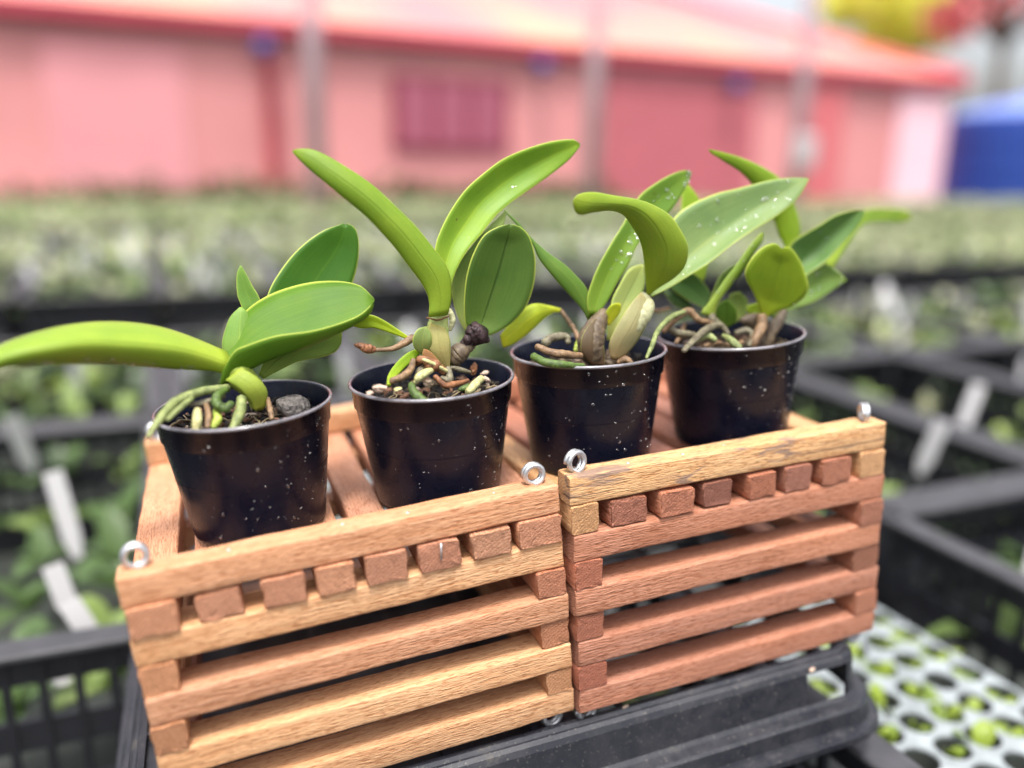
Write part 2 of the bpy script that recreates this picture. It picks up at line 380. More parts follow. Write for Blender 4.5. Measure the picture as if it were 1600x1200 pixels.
# ------------------------------------------------------------------ baskets
tR, q_ = .01479, .0047
def zz(c, t=tR): return t*(c+q_*(c*c-9*c))
Z8 = zz(8)
def stick(name, root, p0, p1, wy, wz, color, mat=WOOD, rough=.00022, up=Vector((0, 0, 1)), seed=0, endr=1.0):
    """a sawn bar from p0 to p1 (root space centre line); section wy x wz; local X is the grain"""
    p0 = Vector(p0); p1 = Vector(p1); d = p1-p0; Ln = d.length; X = d.normalized(); Z = (up-X*up.dot(X)).normalized(); Y = Z.cross(X)
    Mr = Matrix((X, Y, Z)).transposed()
    hy, hz = wy/2, wz/2; r = .0013
    sec = []
    for cx, cz, a0 in ((hy-r, hz-r, 0), (-hy+r, hz-r, 90), (-hy+r, -hz+r, 180), (hy-r, -hz+r, 270)):
        for a in (0, 30, 60, 90): sec.append((cx+r*math.cos(R_(a0+a)), cz+r*math.sin(R_(a0+a)), a0+a))
    # extra points on the flats
    S = []
    for k in range(16):
        y, z, _ = sec[k]; S.append((y, z))
        if k % 4 == 3:
            y2, z2, _ = sec[(k+1) % 16]
            for t in (.33, .67): S.append((y+(y2-y)*t, z+(z2-z)*t))
    n = len(S); ns = max(6, int(Ln/.004)); V = []; F = []
    xs = [-Ln/2, -Ln/2+.0005]+[-Ln/2+.0012+(Ln-.0024)*k/ns for k in range(ns+1)]+[Ln/2-.0005, Ln/2]
    for i, x in enumerate(xs):
        e = {0: .955, 1: .99, len(xs)-2: .99, len(xs)-1: .955}.get(i, 1)
        for j, (y, z) in enumerate(S):
            pn = Vector((x*45+seed*7.3, y*160+seed, z*160))
            dn = noise.noise(pn)*rough*1.6 + noise.noise(Vector((x*9+seed*3.1, y*30, z*30)))*.0007 + noise.noise(Vector((x*300, y*500+seed, z*500)))*rough*.8
            k = e*(1+dn/max(.004, math.hypot(y, z)))
            if i < 2 or i > len(xs)-3: k *= 1+.05*noise.noise(Vector((y*900, z*900, seed*1.7+(i > 5))))*endr
            V.append(Vector((x+noise.noise(Vector((y*420, z*420, seed+(i > 5)*9)))*(.0005*endr if i < 2 or i > len(xs)-3 else 0), y*k, z*k)))
    for i in range(len(xs)-1):
        for j in range(n): F.append((i*n+j, (i+1)*n+j, (i+1)*n+(j+1) % n, i*n+(j+1) % n))
    for base, rev in ((0, True), ((len(xs)-1)*n, False)):
        cc = sum((V[base+j] for j in range(n)), Vector())/n; prev = base
        for q in (.8, .6, .4, .2):
            st = len(V)
            for j in range(n):
                v = cc.lerp(V[base+j], q); v.x = cc.x+.00018*endr*noise.noise(Vector((v.y*1500, v.z*1500, seed*2.3))); V.append(v)
            for j in range(n):
                a, b, a2, b2 = prev+j, prev+(j+1) % n, st+j, st+(j+1) % n
                F.append((a, b, b2, a2) if not rev else (b, a, a2, b2))
            prev = st
        c = len(V); V.append(cc)
        for j in range(n):
            a, b = prev+j, prev+(j+1) % n
            F.append((c, a, b) if not rev else (c, b, a))
    F = [tuple(reversed(f)) for f in F]
    lum = .3*color[0]+.59*color[1]+.11*color[2]; color = tuple((lum+(c_-lum)*.88)*.95 for c_ in color[:3])+(1,); color = (color[0]*1.0, color[1]*1.015, color[2]*1.06, 1)
    o = mesh(name, V, F, mat, None, world=False, color=color)
    for p in o.data.polygons:
        if max(p.vertices) >= len(xs)*n and min(p.vertices) < len(xs)*n: p.use_smooth = False
    o.rotation_euler = Mr.to_euler(); o.location = (p0+p1)/2; o.parent = root
    return o

def eye_screw(root, c, yaw, r=.0047, w=.0013, down=False, tilt=0):
    c = Vector(c); P = []
    s = -1 if down else 1
    Mz = Matrix.Rotation(yaw, 3, 'Z')
    P.append(Mz @ Vector((0, .0003, -.006))*1 ); P.append(Mz @ Vector((0, .0002, -.0015)))
    for k in range(30):
        a = -math.pi/2 + .15 + 2*math.pi*1.75*k/29
        P.append(Mz @ Vector((r*math.cos(a), -.0018+.0040*k/29, r+.0008+r*math.sin(a))))
    P = [c+Vector((v.x, v.y, v.z*s)) for v in P]
    return MB().tube([v-c for v in P], w, 10).build('eye_screw', STEEL, root, world=False, loc=c)

def basket(loc, yaw, Wd, label, cols, shear, blocks, corner_w, front_mats, seed, tb=tR):
    root = empty('slatted_wooden_basket', loc, (0, 0, yaw), label, 'basket', 'slatted wooden orchid baskets turned upside down')
    rnd = random.Random(seed); D = .2049; wr = .0145
    sh = lambda z: shear*z
    for k in (0, 2, 4, 6, 8):
        z0, z1 = zz(k, tb), zz(k+1, tb)
        zc = (z0+z1)/2
        wr = .0145 if k == 8 else .0196
        for side in (0, 1):
            y = wr/2 if side == 0 else D-wr/2
            jx = rnd.uniform(-.0006, .0006); jy = rnd.uniform(-.0005, .0005)
            c = cols['rail'][k//2] if side == 0 else cols['rail'][(k//2+2) % 5]
            m = front_mats.get(k, WOOD) if side == 0 else WOOD
            hz = (z1-z0)*rnd.uniform(.97, 1.0)
            stick('rail', root, (sh(zc)+jx, y+jy, zc+rnd.uniform(-.0003, .0003)), (sh(zc)+Wd+jx, y+jy+rnd.uniform(-.0006, .0006), zc+rnd.uniform(-.0003, .0003)), wr, hz, c, m, seed=seed*10+k+side*31)
    for k in (1, 3, 5, 7):
        z0, z1 = zz(k, tb), zz(k+1, tb); zc = (z0+z1)/2
        ws = blocks if k == 7 else [(0, corner_w[k//2][0]), (Wd-corner_w[k//2][1], Wd)]
        for i, (a, b) in enumerate(ws):
            c = cols['slat'][i % len(cols['slat'])] if k == 7 else cols['corner'][(k//2*2+i) % len(cols['corner'])]
            drop = rnd.uniform(.0000, .0024) if (k == 7 and 0 < i < len(ws)-1) else 0
            hz = (z1-z0)*(1.0 if drop == 0 else rnd.uniform(.88, .99))-.0001
            nm = 'floor_slat' if k == 7 else 'corner_block'
            y0 = rnd.uniform(-.0012, .0006)
            jx = rnd.uniform(-.0003, .0003)
            stick(nm, root, (sh(zc)+(a+b)/2+jx, y0, zc-drop*.2), (sh(zc)+(a+b)/2-jx, D+rnd.uniform(-.001, .001), zc-drop*.2), b-a, hz, c, rough=.0004, endr=1.8, seed=seed*10+k*3+i*17)
    return root

W1, WL = .2, .1997
# block spans measured across the front, as metres along each basket
right_blocks = [(0, .0150), (.0220, .0433), (.0505, .0709), (.0769, .0950), (.1053, .1231), (.1294, .1470), (.1549, .1752), (.1824, .2)]
left_blocks = [(0, .0203), (.0276, .0470), (.0553, .0744), (.0798, .0969), (.1022, .1214), (.1271, .1466), (.1521, .1728), (.1764, .1992)]
pale = lin(222, 182, 130); redw = lin(186, 128, 100); org = lin(214, 150, 108); lorg = lin(222, 168, 120); dred = lin(160, 98, 74)
colsR = dict(rail=[redw, lin(188, 130, 102), lin(190, 132, 102), lin(184, 126, 98), lin(224, 180, 124)],
             slat=[lin(222, 172, 114), lin(182, 120, 94), lin(190, 126, 96), lin(160, 106, 86), lin(188, 122, 90), lin(170, 116, 96), lin(190, 128, 98), lin(226, 180, 124)],
             corner=[lin(176, 110, 86), redw, lin(180, 116, 88), lin(170, 116, 88), lin(186, 118, 90), redw])
colsL = dict(rail=[lin(218, 170, 120), lin(220, 172, 122), lin(212, 156, 114), lin(218, 170, 122), lin(216, 162, 120)],
             slat=[lin(216, 158, 118), lin(214, 156, 120), lin(212, 154, 118), lin(214, 158, 120), lin(210, 152, 116), lin(208, 148, 114), lin(214, 160, 122), lin(210, 152, 116)],
             corner=[lin(168, 108, 84), lin(206, 154, 106), lin(206, 150, 104), lin(204, 142, 100), lin(218, 160, 112), lin(204, 140, 104)])
bR = basket((0, 0, 0), 0, W1, 'red-brown slatted basket with a pale streaked top rail, right of the other basket', colsR, -.044, right_blocks,
            [(.0164, .0162), (.0158, .0190), (.0156, .0172), (.02, .02)], {8: WOODS}, 3)
bL = basket((-.0017, .0035, 0), 0, WL, 'orange-tan slatted basket on the left, under the two leftmost potted orchids', colsL, 0.0, left_blocks,
            [(.0150, .0145), (.0147, .0152), (.0150, .0157), (.02, .02)], {}, 5, .01434)
bL.rotation_euler = (0, -.058, -.0538)
# the left basket's front rail runs from its right end: shift the root to that end
yaw = -.0538
bL.location = Vector((-.0017, .0035, 0))-Euler((0, -.058, yaw)).to_matrix() @ Vector((WL, 0, 0))

# eye screws (root space), four on top front/back and under the lowest rail
def esc(root, sh, xs, front_yaws, seed):
    top = zz(9, tR if seed == 1 else .01434)-.0006
    for x, yw in zip(xs, front_yaws): eye_screw(root, (x+sh*top, .0085, top), yw)
    for x in xs: eye_screw(root, (x+sh*top, .197, top), .6)
    for x in xs[::-1]:
        eye_screw(root, (x, .0085, .0006), .2, down=True)
esc(bR, -.044, (.0075, .1915), (.35, 1.15), 1)
esc(bL, 0.0, (.0075, .1895), (.15, .1), 2)
# nail heads on the two top rails and a bent brad in one slat end
for root, sh, xs, seed in ((bR, -.044, (.036, .068, .095, .123, .150, .170), 1), (bL, 0.0, (.045, .095, .125, .168), 2)):
    for k, x in enumerate(xs):
        MB().lathe([(0, .0004), (.0007, .0004), (.0009, 0), (.0009, -.001)], (0, 0, 0), 10).build('nail', STEEL, root, world=False, loc=Vector((x+sh*zz(9), .0075+random.uniform(-.002, .002), zz(9, tR if seed == 1 else .01434)-.0001)))
p0 = rootmat(bL).inverted() @ at(684, 842, -.004 + .0135); p1 = rootmat(bL).inverted() @ at(680, 869, -.003+.0125)
o = MB().tube([Vector((.1378, -.0016, zz(8, .01434)-.0008)), Vector((.1368, -.0020, zz(7, .01434)+.0058))], .00045, 8).build('brad', STEEL, bL, world=False, loc=Vector((0, 0, 0)))

# ------------------------------------------------------------------ pots
PR, PH, PB = .04063, .06014, .03178; PS = 1.0300
pots = [(-.14362, .07599, -.0018, -.0376), (-.05246, .06349, .0072, -.0199), (.03450, .05631, -.0147, -.0139), (.13042, .05795, -.0097, -.0453)]
YO = {}
plabels = ['leftmost potted orchid, its broad leaf arching out of frame, grey stone on its soil',
           'potted orchid with two tall curved leaves spreading into a V, second from the left',
           'potted orchid with a hooked pale-tipped leaf and swollen brown bulb, third from left',
           'potted orchid furthest right, with a rounded notched leaf facing forward and tangled roots']
PL = []
for i, (x, y, ax, ay) in enumerate(pots):
    root = empty('potted_orchid', (x, y, (zz(8, .01434)+.058*x if i < 2 else Z8)+.0010), (ax, ay, 0), plabels[i], 'orchid', 'orchids in black pots standing on the baskets')
    PL.append(root); YO[root.name] = (.027, .016, .002, .002)[i]
    b = MB()
    prof = [(0, .0015), (.024, .0015), (.0265, .0), (PB-.0018, 0), (PB-.0004, .0008), (PB, .0024), (.0385, .0492), (.0388, .0497), (.0394, .0500), (.0401, .0595), (PR-.0001, .0594), (PR+.0004, .0597), (PR+.0007, .0603), (PR+.0005, .0610), (PR-.0001, .0613), (PR-.0008, .0611), (.0394, .0604), (.0380, .046), (.0368, .040)]
    b.lathe([(r*PS, z*PS) for r, z in prof], (0, 0, 0), 96)
    pot = b.build('pot', POT, root, world=False, loc=Vector((0, 0, 0)))
    MB().lathe([(PS*(PR+.0009*math.cos(a_)-.0001), PS*(.0605+.0009*math.sin(a_))) for a_ in [2*math.pi*q/10 for q in range(10)]], (0, 0, 0), 96, closed=True).build('rim', RIMP, pot, world=False, loc=Vector((0, 0, 0)))
    # thin moulded seam
    MB().lathe([(.0357*PS, .0298*PS), (.03585*PS, .0300*PS), (.0359*PS, .0302*PS)], (0, 0, 0), 96).build('seam', POT, pot, world=False, loc=Vector((0, 0, 0)))
    # drops and dried splashes
    rnd = random.Random(20+i); bd = MB(); bs_ = MB()
    for k in range(130):
        z = rnd.uniform(.003, .058); a = rnd.gauss(-1.15+rnd.choice((0, .55)), .75); rr = PB+(z-.0024)*(.0385-PB)/.0468 if z < .05 else .0398
        c = Vector((rr*math.cos(a), rr*math.sin(a), z)); nrm = Matrix.Rotation(a, 3, 'Z'); c = c*PS
        s = rnd.choice((.00022, .0003, .0004, .0006, .0008))*rnd.uniform(.8, 1.2)
        if rnd.random() < .55:
            bd.ball(c, s, (.5, rnd.uniform(.8, 1.5), rnd.uniform(.7, 1.1)), nrm, 8, 6)
        else:
            bs_.ball(c, s*.7, (.35, rnd.uniform(.8, 2.2), rnd.uniform(.3, .9)), nrm @ Matrix.Rotation(rnd.uniform(-.5, .5), 3, 'X'), 6, 4, jit=.3)
    tag(bd.build('water_droplets', DROP, root, world=False, loc=Vector((0, 0, 0))), kind='stuff')
    tag(bs_.build('white_splashes', SPLASH, root, world=False, loc=Vector((0, 0, 0))), kind='stuff')
    # potting mix: lumpy surface and bits
    g = MB(); V = []; F = []; nr, na = 9, 36; zs = .0515 if i != 0 else .0525
    for a in range(nr+1):
        for j in range(na):
            r = .0386*a/nr; th = 2*math.pi*j/na; p = Vector((r*math.cos(th), r*math.sin(th), 0))
            p.z = zs+.0035*noise.noise(p*90+Vector((i*5, 0, 0)))+.002*noise.noise(p*300)-.002*(a/nr)**4; V.append(p)
    for a in range(nr):
        for j in range(na): F.append((a*na+j, (a+1)*na+j, (a+1)*na+(j+1) % na, a*na+(j+1) % na))
    soil = mesh('potting_mix', V, F, SOIL, root, world=False, loc=Vector((0, 0, 0)))
    gb = MB()
    for k in range(420):
        r = .037*math.sqrt(rnd.random()); th = rnd.uniform(0, 6.283); s = rnd.uniform(.0006, .0022)
        c = Vector((r*math.cos(th), r*math.sin(th), zs+rnd.uniform(-.001, .0028)))
        gb.ball(c, s, (rnd.uniform(.5, 1.4), rnd.uniform(.5, 1.3), rnd.uniform(.4, .9)), Euler((rnd.uniform(0, 3), rnd.uniform(0, 3), 0)).to_matrix(), 6, 4, i=0 if rnd.random() < .80 else (1 if rnd.random() < .8 else 2), jit=.3)
    tag(gb.build('mix_crumbs', [SOIL, BARK, PERL], soil, world=False, loc=Vector((0, 0, 0)), smooth=False), kind='stuff')

    chips = MB()
    for k in range(16):
        r = .030*math.sqrt(rnd.random()); th = rnd.uniform(0, 6.283); c = Vector((r*math.cos(th), r*math.sin(th), zs+.002)); sz = rnd.uniform(.0018, .0036)
        M_ = Euler((rnd.uniform(-.5, .5), rnd.uniform(-.5, .5), rnd.uniform(0, 3))).to_matrix()
        ch = MB().ball((0, 0, 0), sz, (1.5, .8, .5), M_, 9, 6, jit=.18).build('bark_chip', BARK if k % 4 else PERL, root, world=False, loc=c, smooth=False)
    rl = MB()
    for k in range(26):
        r = .034*math.sqrt(rnd.random()); th = rnd.uniform(0, 6.283); p = Vector((r*math.cos(th), r*math.sin(th), zs+.001)); d = rnd.uniform(0, 6.283); P = [p.copy()]
        for q in range(9):
            d += rnd.uniform(-.7, .7); p = p+Vector((math.cos(d), math.sin(d), 0))*.0022; p.z = zs+.0015+.0035*math.sin(q/8*math.pi)*rnd.uniform(.4, 1)
            if math.hypot(p.x, p.y) > .0365: break
            P.append(p.copy())
        if len(P) > 3: rl.tube(P, rnd.uniform(.0002, .0006), 6)
    tag(rl.build('rootlets', RTL, root, world=False, loc=Vector((0, 0, 0))), kind='stuff')

# ------------------------------------------------------------------ leaves
LEAVES = {}
def leaf(root, up, lo, Y, fold=0.0, mid=None, col=(110, 150, 45), mat=LEAF, th=.0013, name='leaf', ns=34, key=None, dA=0, dB=0, crease=.35):
    """up / lo: the two margins base->tip as seen; Y: depths base..tip; fold: depth of the midrib against the margins;
    dA / dB: extra depth of either margin"""
    Y = [y+YO[root.name] for y in Y]
    A = smooth_path(up, ns); B = smooth_path(lo, ns); M_ = smooth_path(mid, ns) if mid else None
    Yp = smooth_path([(k*10, y) for k, y in enumerate(Y)], ns) if len(Y) > 2 else None
    nt_ = 12; G = []
    for i in range(ns):
        s = i/(ns-1)
        y = Yp[i][1] if Yp else Y[0]+(Y[1]-Y[0])*s
        env = math.sin(math.pi*min(1, max(0, .06+.94*s)))**.6 if s < .999 else 0
        a = at(*A[i][:2], y+dA*env); b = at(*B[i][:2], y+dB*env)
        wpx = math.hypot(A[i][0]-B[i][0], A[i][1]-B[i][1])
        mu = M_[i][:2] if M_ else ((A[i][0]+B[i][0])/2, (A[i][1]+B[i][1])/2)
        m = at(*mu, y+fold*min(1, wpx/60)*env)
        row = []
        for j in range(nt_+1):
            t = -1+2*j/nt_
            q = abs(t)**1.6
            e = a if t < 0 else b
            lnr = m+(e-m)*abs(t); quad = a*((t*t-t)/2)+m*(1-t*t)+b*((t*t+t)/2)
            row.append(lnr*crease+quad*(1-crease))
        G.append(row)
    V = []; F = []; uv = []
    for side in (1, -1):
        for i in range(ns):
            for j in range(nt_+1):
                p = G[i][j]
                du = G[min(i+1, ns-1)][j]-G[max(i-1, 0)][j]; dv = G[i][min(j+1, nt_)]-G[i][max(j-1, 0)]
                n = du.cross(dv); n = n.normalized() if n.length > 1e-12 else Vector((0, -1, 0))
                t = -1+2*j/nt_; s = i/(ns-1)
                k = th*.5*(max(0, 1-abs(t)**5)*.8+.2)*(min(1, (1-s)*9+.15))
                V.append(p+n*k*side); uv.append((j/nt_, s))
    o2 = ns*(nt_+1); w = nt_+1
    for i in range(ns-1):
        for j in range(nt_):
            F.append((i*w+j, i*w+j+1, (i+1)*w+j+1, (i+1)*w+j)); F.append((o2+i*w+j, o2+(i+1)*w+j, o2+(i+1)*w+j+1, o2+i*w+j+1))
        F.append((i*w, (i+1)*w, o2+(i+1)*w, o2+i*w)); F.append((i*w+nt_, o2+i*w+nt_, o2+(i+1)*w+nt_, (i+1)*w+nt_))
    for j in range(nt_):
        F.append(((ns-1)*w+j, (ns-1)*w+j+1, o2+(ns-1)*w+j+1, o2+(ns-1)*w+j)); F.append((j, o2+j, o2+j+1, j+1))
    c = lin(*col); lum = .3*c[0]+.59*c[1]+.11*c[2]; c = tuple(max(.004, lum+(q-lum)*1.04) for q in c[:3]); c = (c[0]*1.06, c[1]*1.0, c[2]*.92, 1)
    o = mesh(name, V, F, mat, root, uv=uv, color=c)
    if key: LEAVES[key] = (G, o)
    return o

RS = {'root': .86}
def tube(root, pts, Y, r, mat, name='root', n=12, ns=None, wob=.06):
    """pts (u,v) px; Y depth list; r radius px at that place"""
    m = len(pts)
    if not hasattr(Y, '__len__'): Y = [Y]*m
    if not hasattr(r, '__len__'): r = [r]*m
    Y = [y+YO[root.name] for y in Y]; r = [q*RS.get(name, 1) for q in r]
    P = smooth_path([(p[0], p[1], y, rr) for p, y, rr in zip(pts, Y, r)], ns or 8*m)
    W = []; RR = []
    for k, (u, v, y, rr) in enumerate(P):
        c = at(u, v, y); dep = -(MC.transposed() @ (c-CAM)).z
        c = c+Vector((noise.noise(Vector((k*.3, m, .2))), noise.noise(Vector((k*.3, 5, m))), noise.noise(Vector((k*.3, 9, 1)))))*.0005*wob*10
        W.append(c); RR.append(max(.00015, rr*dep/F_PX*(1+wob*1.5*noise.noise(Vector((k*.3, m*3.1, .7))))))
    # round the ends
    W = [W[0]+(W[0]-W[1]).normalized()*RR[0]*.5]+W+[W[-1]+(W[-1]-W[-2]).normalized()*RR[-1]*.5]
    RR = [RR[0]*.5]+RR+[RR[-1]*.5]
    return MB().tube(W, RR, n).build(name, mat, root)

P1, P2, P3, P4 = PL
# ---- plant 1
leaf(P1, [(352, 548), (285, 521), (225, 506), (150, 503), (75, 514), (0, 540), (-70, 590), (-100, 640)],
     [(350, 596), (341, 581), (262, 576), (169, 568), (75, 570), (0, 577), (-70, 612), (-98, 644)], [.046, .040, .030, .018, .008], fold=-.010,
     mid=[(360, 570), (281, 546), (188, 537), (112, 537), (0, 560), (-72, 602), (-100, 642)], col=(150, 178, 70), mat=LEAFU, th=.0016, key='1a', dA=.012)
leaf(P1, [(350, 562), (362, 528), (380, 490), (420, 461), (475, 443), (525, 439), (562, 446), (584, 466)],
     [(348, 578), (366, 549), (384, 540), (430, 525), (487, 517), (528, 506), (562, 492), (584, 472)], [.044, .040, .034, .030], fold=-.002, crease=.75,
     mid=[(344, 602), (385, 578), (430, 558), (480, 541), (530, 519), (566, 499), (580, 486), (585, 470)], col=(92, 132, 42), th=.0015, key='1b', dA=.022, dB=-.010)
leaf(P1, [(408, 560), (412, 500), (418, 461), (435, 427.5), (465, 390), (502, 362), (536, 349)],
     [(430, 568), (500, 540), (540, 480), (551, 442), (559, 412), (561, 379), (555, 356), (542, 349)], [.060, .066, .074, .078], fold=.003,
     mid=[(418, 564), (455, 500), (497, 431), (525, 390), (541, 351)], col=(70, 118, 36), key='1c')
leaf(P1, [(404, 585), (420, 552), (455, 520), (500, 500), (534, 508)],
     [(412, 592), (442, 576), (469, 564), (514, 555), (532, 540), (535, 514)], [.056, .058, .062], fold=.004, col=(128, 158, 70), mat=LEAFD, key='1d')
leaf(P1, [(352, 548), (358, 505), (378, 487), (371, 460), (370, 430), (375, 415)],
     [(402, 552), (412, 505), (406, 468), (395, 448), (383, 425), (377, 415)], [.058, .062, .066], fold=.004, col=(120, 160, 78), key='1e')
leaf(P1, [(352, 570), (347, 540), (351, 518), (360, 495), (374, 480)], [(400, 575), (400, 540), (395, 510), (388, 490), (378, 480)], [.054, .057, .060], fold=-.003, col=(128, 166, 84), name='leaf')
tube(P1, [(372, 572), (378, 590), (393, 605), (402, 622), (404, 634)], .044, [20, 21, 19, 16, 13], BULBY, 'pseudobulb', wob=.02)
leaf(P1, [(398, 642), (388, 622), (370, 604), (352, 594)], [(412, 638), (418, 612), (402, 590), (376, 574)], [.036, .033, .036], fold=-.002, col=(164, 184, 84), mat=LEAFU, th=.0006, name='papery_sheath', ns=18)
tube(P1, [(356, 606), (311, 613), (275, 628), (252, 652), (231, 682)], [.040, .034, .026, .014, .006], [8, 8, 9, 8, 3], RG)
tube(P1, [(300, 622), (278, 640), (262, 656)], [.026, .018, .012], [5, 5, 4], RG)
tube(P1, [(352, 608), (340, 618), (338, 630), (352, 638), (362, 630)], [.036, .030, .026, .024, .026], [6, 8, 9, 8, 6], RGD)
tube(P1, [(378, 622), (376, 640), (368, 662), (362, 675)], [.034, .028, .020, .018], [9, 10, 9, 8], RG)
tube(P1, [(308, 640), (308, 656), (306, 672)], [.026, .022, .020], [7, 9, 7], RC)
tube(P1, [(322, 632), (326, 650), (324, 668)], [.030, .024, .020], [5, 6, 5], RB)
tube(P1, [(336, 640), (340, 655), (332, 668)], [.028, .024, .022], [5, 8, 6], BULBY)
tube(P1, [(345, 598), (370, 600), (395, 596)], [.050, .046, .050], [8, 9, 7], RGD)
tube(P1, [(288, 628), (305, 632), (330, 626), (350, 618)], [.034, .034, .036, .038], [4, 6, 7, 6], RGY)
tube(P1, [(418, 622), (422, 640), (425, 655)], [.036, .030, .026], [4, 5, 4], RB)
# the grey stone
c = at(459, 636, .067); b = MB(); V0 = len(b.V)
b.ball((0, 0, 0), .0088, (1.05, .8, .72), Euler((.2, .3, .4)).to_matrix(), 24, 18)
for v in b.V:
    d = v.normalized(); k = 1+.16*noise.noise(d*1.7+Vector((3, 1, 0)))+.05*noise.noise(d*5)+.02*noise.noise(d*14); v *= k
    v.x = max(-.0082, min(.0080, v.x)); v.z = max(-.0070, min(.0054+.1*v.x, v.z)); v.y = max(-.0066, min(.0072, v.y))
b.V = [c+v for v in b.V]
tag(b.build('stone', STONE), 'rough grey stone lying on the soil in the leftmost pot', 'stone')

# ---- plant 2
leaf(P2, [(699, 492), (705, 470), (704, 434), (696, 412.5), (677, 387.5), (649, 353), (617.5, 322), (580, 287.5), (536, 258), (499, 237.5), (477, 232), (458, 234)],
     [(669, 496), (671, 475), (666, 456), (655, 437.5), (636, 412.5), (617.5, 387.5), (592.5, 359), (564, 331), (533, 306), (499, 278), (471, 253), (457, 238)],
     [.036, .038, .040, .044, .052], fold=-.004, col=(128, 160, 54), mat=LEAFU, th=.0019, key='2a')
leaf(P2, [(682, 480), (676, 440), (680, 387.5), (689, 359), (705, 328), (727, 297), (758, 269), (789, 247), (830, 230), (867.5, 220), (899, 218), (906, 224)],
     [(700, 482), (703, 458), (707, 437.5), (717.5, 412.5), (733, 387.5), (752, 366), (774, 337.5), (799, 316), (830, 294), (861, 272), (889, 250), (906, 229)],
     [.047, .052, .060, .064, .062], fold=.006, col=(134, 172, 62), th=.0018, key='2b')
leaf(P2, [(741, 524), (728, 508), (725, 475), (728.5, 434), (738, 400), (755, 369), (777, 355), (796, 350)],
     [(747, 526), (771, 522), (799, 506), (821, 481), (833, 450), (837, 419), (835, 394), (827, 369), (814, 355), (799, 350)], [.048, .044, .044], fold=.005,
     mid=[(744, 526), (757, 490), (780, 419), (797, 352)], col=(84, 116, 50), mat=LEAFD, th=.0015, key='2c')
leaf(P2, [(728, 520), (715, 495), (708, 469), (706.5, 444), (716, 414), (742, 378), (768, 350), (789, 330)],
     [(740, 520), (748, 480), (755, 440), (765, 410), (775, 385), (785, 360), (791, 334)], [.056, .058, .064], fold=.003, col=(150, 176, 108), key='2d')
leaf(P2, [(640, 527), (621, 514), (599, 500), (580, 492), (564, 495), (548, 506)], [(637, 531), (617, 523), (586, 513), (566, 513), (552, 510)], [.050, .054, .058], fold=.002, col=(158, 186, 48), key='2e')
leaf(P2, [(662, 556), (648, 545), (645, 530), (652, 515), (664, 510)], [(668, 556), (674, 540), (674, 522), (667, 510)], [.040, .036, .038], fold=.002, col=(138, 158, 96), ns=18)
leaf(P2, [(604, 602), (607, 585), (620, 566), (636, 552), (652, 544)], [(610, 602), (622, 586), (636, 572), (650, 560), (658, 550)], [.022, .034, .042], fold=.001, col=(140, 172, 52), ns=20)
tube(P2, [(686, 490), (686, 496), (684, 512), (684, 530), (687, 548), (692, 562), (697, 574)], .044, [12, 14.5, 17, 18, 16.5, 12, 7], BULBG, 'pseudobulb', wob=.02, n=20)
tube(P2, [(667, 496), (684, 500), (702, 494)], [.0405, .0385, .0405], [1.2, 1.4, 1.2], DRY, 'sheath_ring')
tube(P2, [(702, 484), (707, 500), (703, 516)], [.048, .047, .047], [4, 5, 3], BULBS, 'sheath')
leaf(P2, [(700, 578), (684, 566), (670, 545), (668, 520), (672, 504)], [(702, 578), (704, 555), (703, 530), (694, 512)], [.040, .0375, .0385], fold=-.0025, col=(188, 184, 128), mat=LEAFU, th=.0005, name='papery_sheath', ns=18)
leaf(P2, [(688, 580), (672, 572), (660, 556), (662, 545)], [(700, 582), (690, 568), (676, 552), (668, 546)], [.036, .035, .036], fold=-.001, col=(158, 116, 80), mat=LEAFU, th=.0005, name='papery_sheath', ns=16)
tube(P2, [(706, 566), (712, 556), (724, 546), (738, 536)], [.046, .045, .044, .044], [12, 16, 13, 8], BULBB, 'pseudobulb', wob=.08, n=18)
tube(P2, [(728, 536), (738, 526), (752, 520), (760, 532)], [.043, .042, .042, .044], [7, 14, 12, 5], DARKDRY, 'withered_sheath', wob=.5)
tube(P2, [(738, 512), (746, 518), (744, 532)], [.038, .037, .038], [4, 5, 3], DARKDRY, 'withered_sheath', wob=.5)
tube(P2, [(556, 538), (574, 545), (584, 547)], [.042, .042, .042], [4, 7, 6], DRY, 'twig', wob=.25)
tube(P2, [(582, 547), (612, 545), (630, 537), (646, 527)], [.042, .042, .042, .042], [3, 4, 6, 6], RB, 'twig')
tube(P2, [(650, 566), (662, 562), (680, 573), (700, 582)], [.034, .030, .030, .032], [5, 8, 9, 7], DRY, 'dry_bract', wob=.3)
tube(P2, [(655, 560), (672, 566), (698, 580)], [.030, .027, .029], [2, 3, 3], RC, 'dry_bract')
tube(P2, [(612, 595), (628, 589), (641, 578), (646, 562)], [.022, .024, .028, .032], [6, 7, 7, 5], RB)
tube(P2, [(648, 597), (656, 588), (674, 578)], [.022, .022, .028], [4, 8, 6], RC)
tube(P2, [(652, 592), (656, 580), (666, 572)], [.030, .030, .034], [6, 7, 6], RGY)
tube(P2, [(643, 600), (646, 612), (656, 622), (668, 628)], [.020, .016, .012, .010], [6, 8, 8, 6], RGD)
tube(P2, [(680, 588), (695, 602), (712, 600), (732, 594)], [.026, .024, .026, .030], [5, 6, 6, 3], DRY)
tube(P2, [(690, 590), (702, 594), (700, 576)], [.028, .027, .032], [5, 7, 7], RGY)
tube(P2, [(704, 574), (720, 578), (735, 582)], [.040, .040, .042], [4, 5, 3], RGY)
tube(P2, [(732, 613), (738, 606), (746, 597), (752, 592)], [.018, .018, .024, .028], [8, 8, 7.5, 7], RC)
tube(P2, [(718, 608), (728, 606), (735, 603)], [.022, .022, .022], [4, 6, 5], RGD)
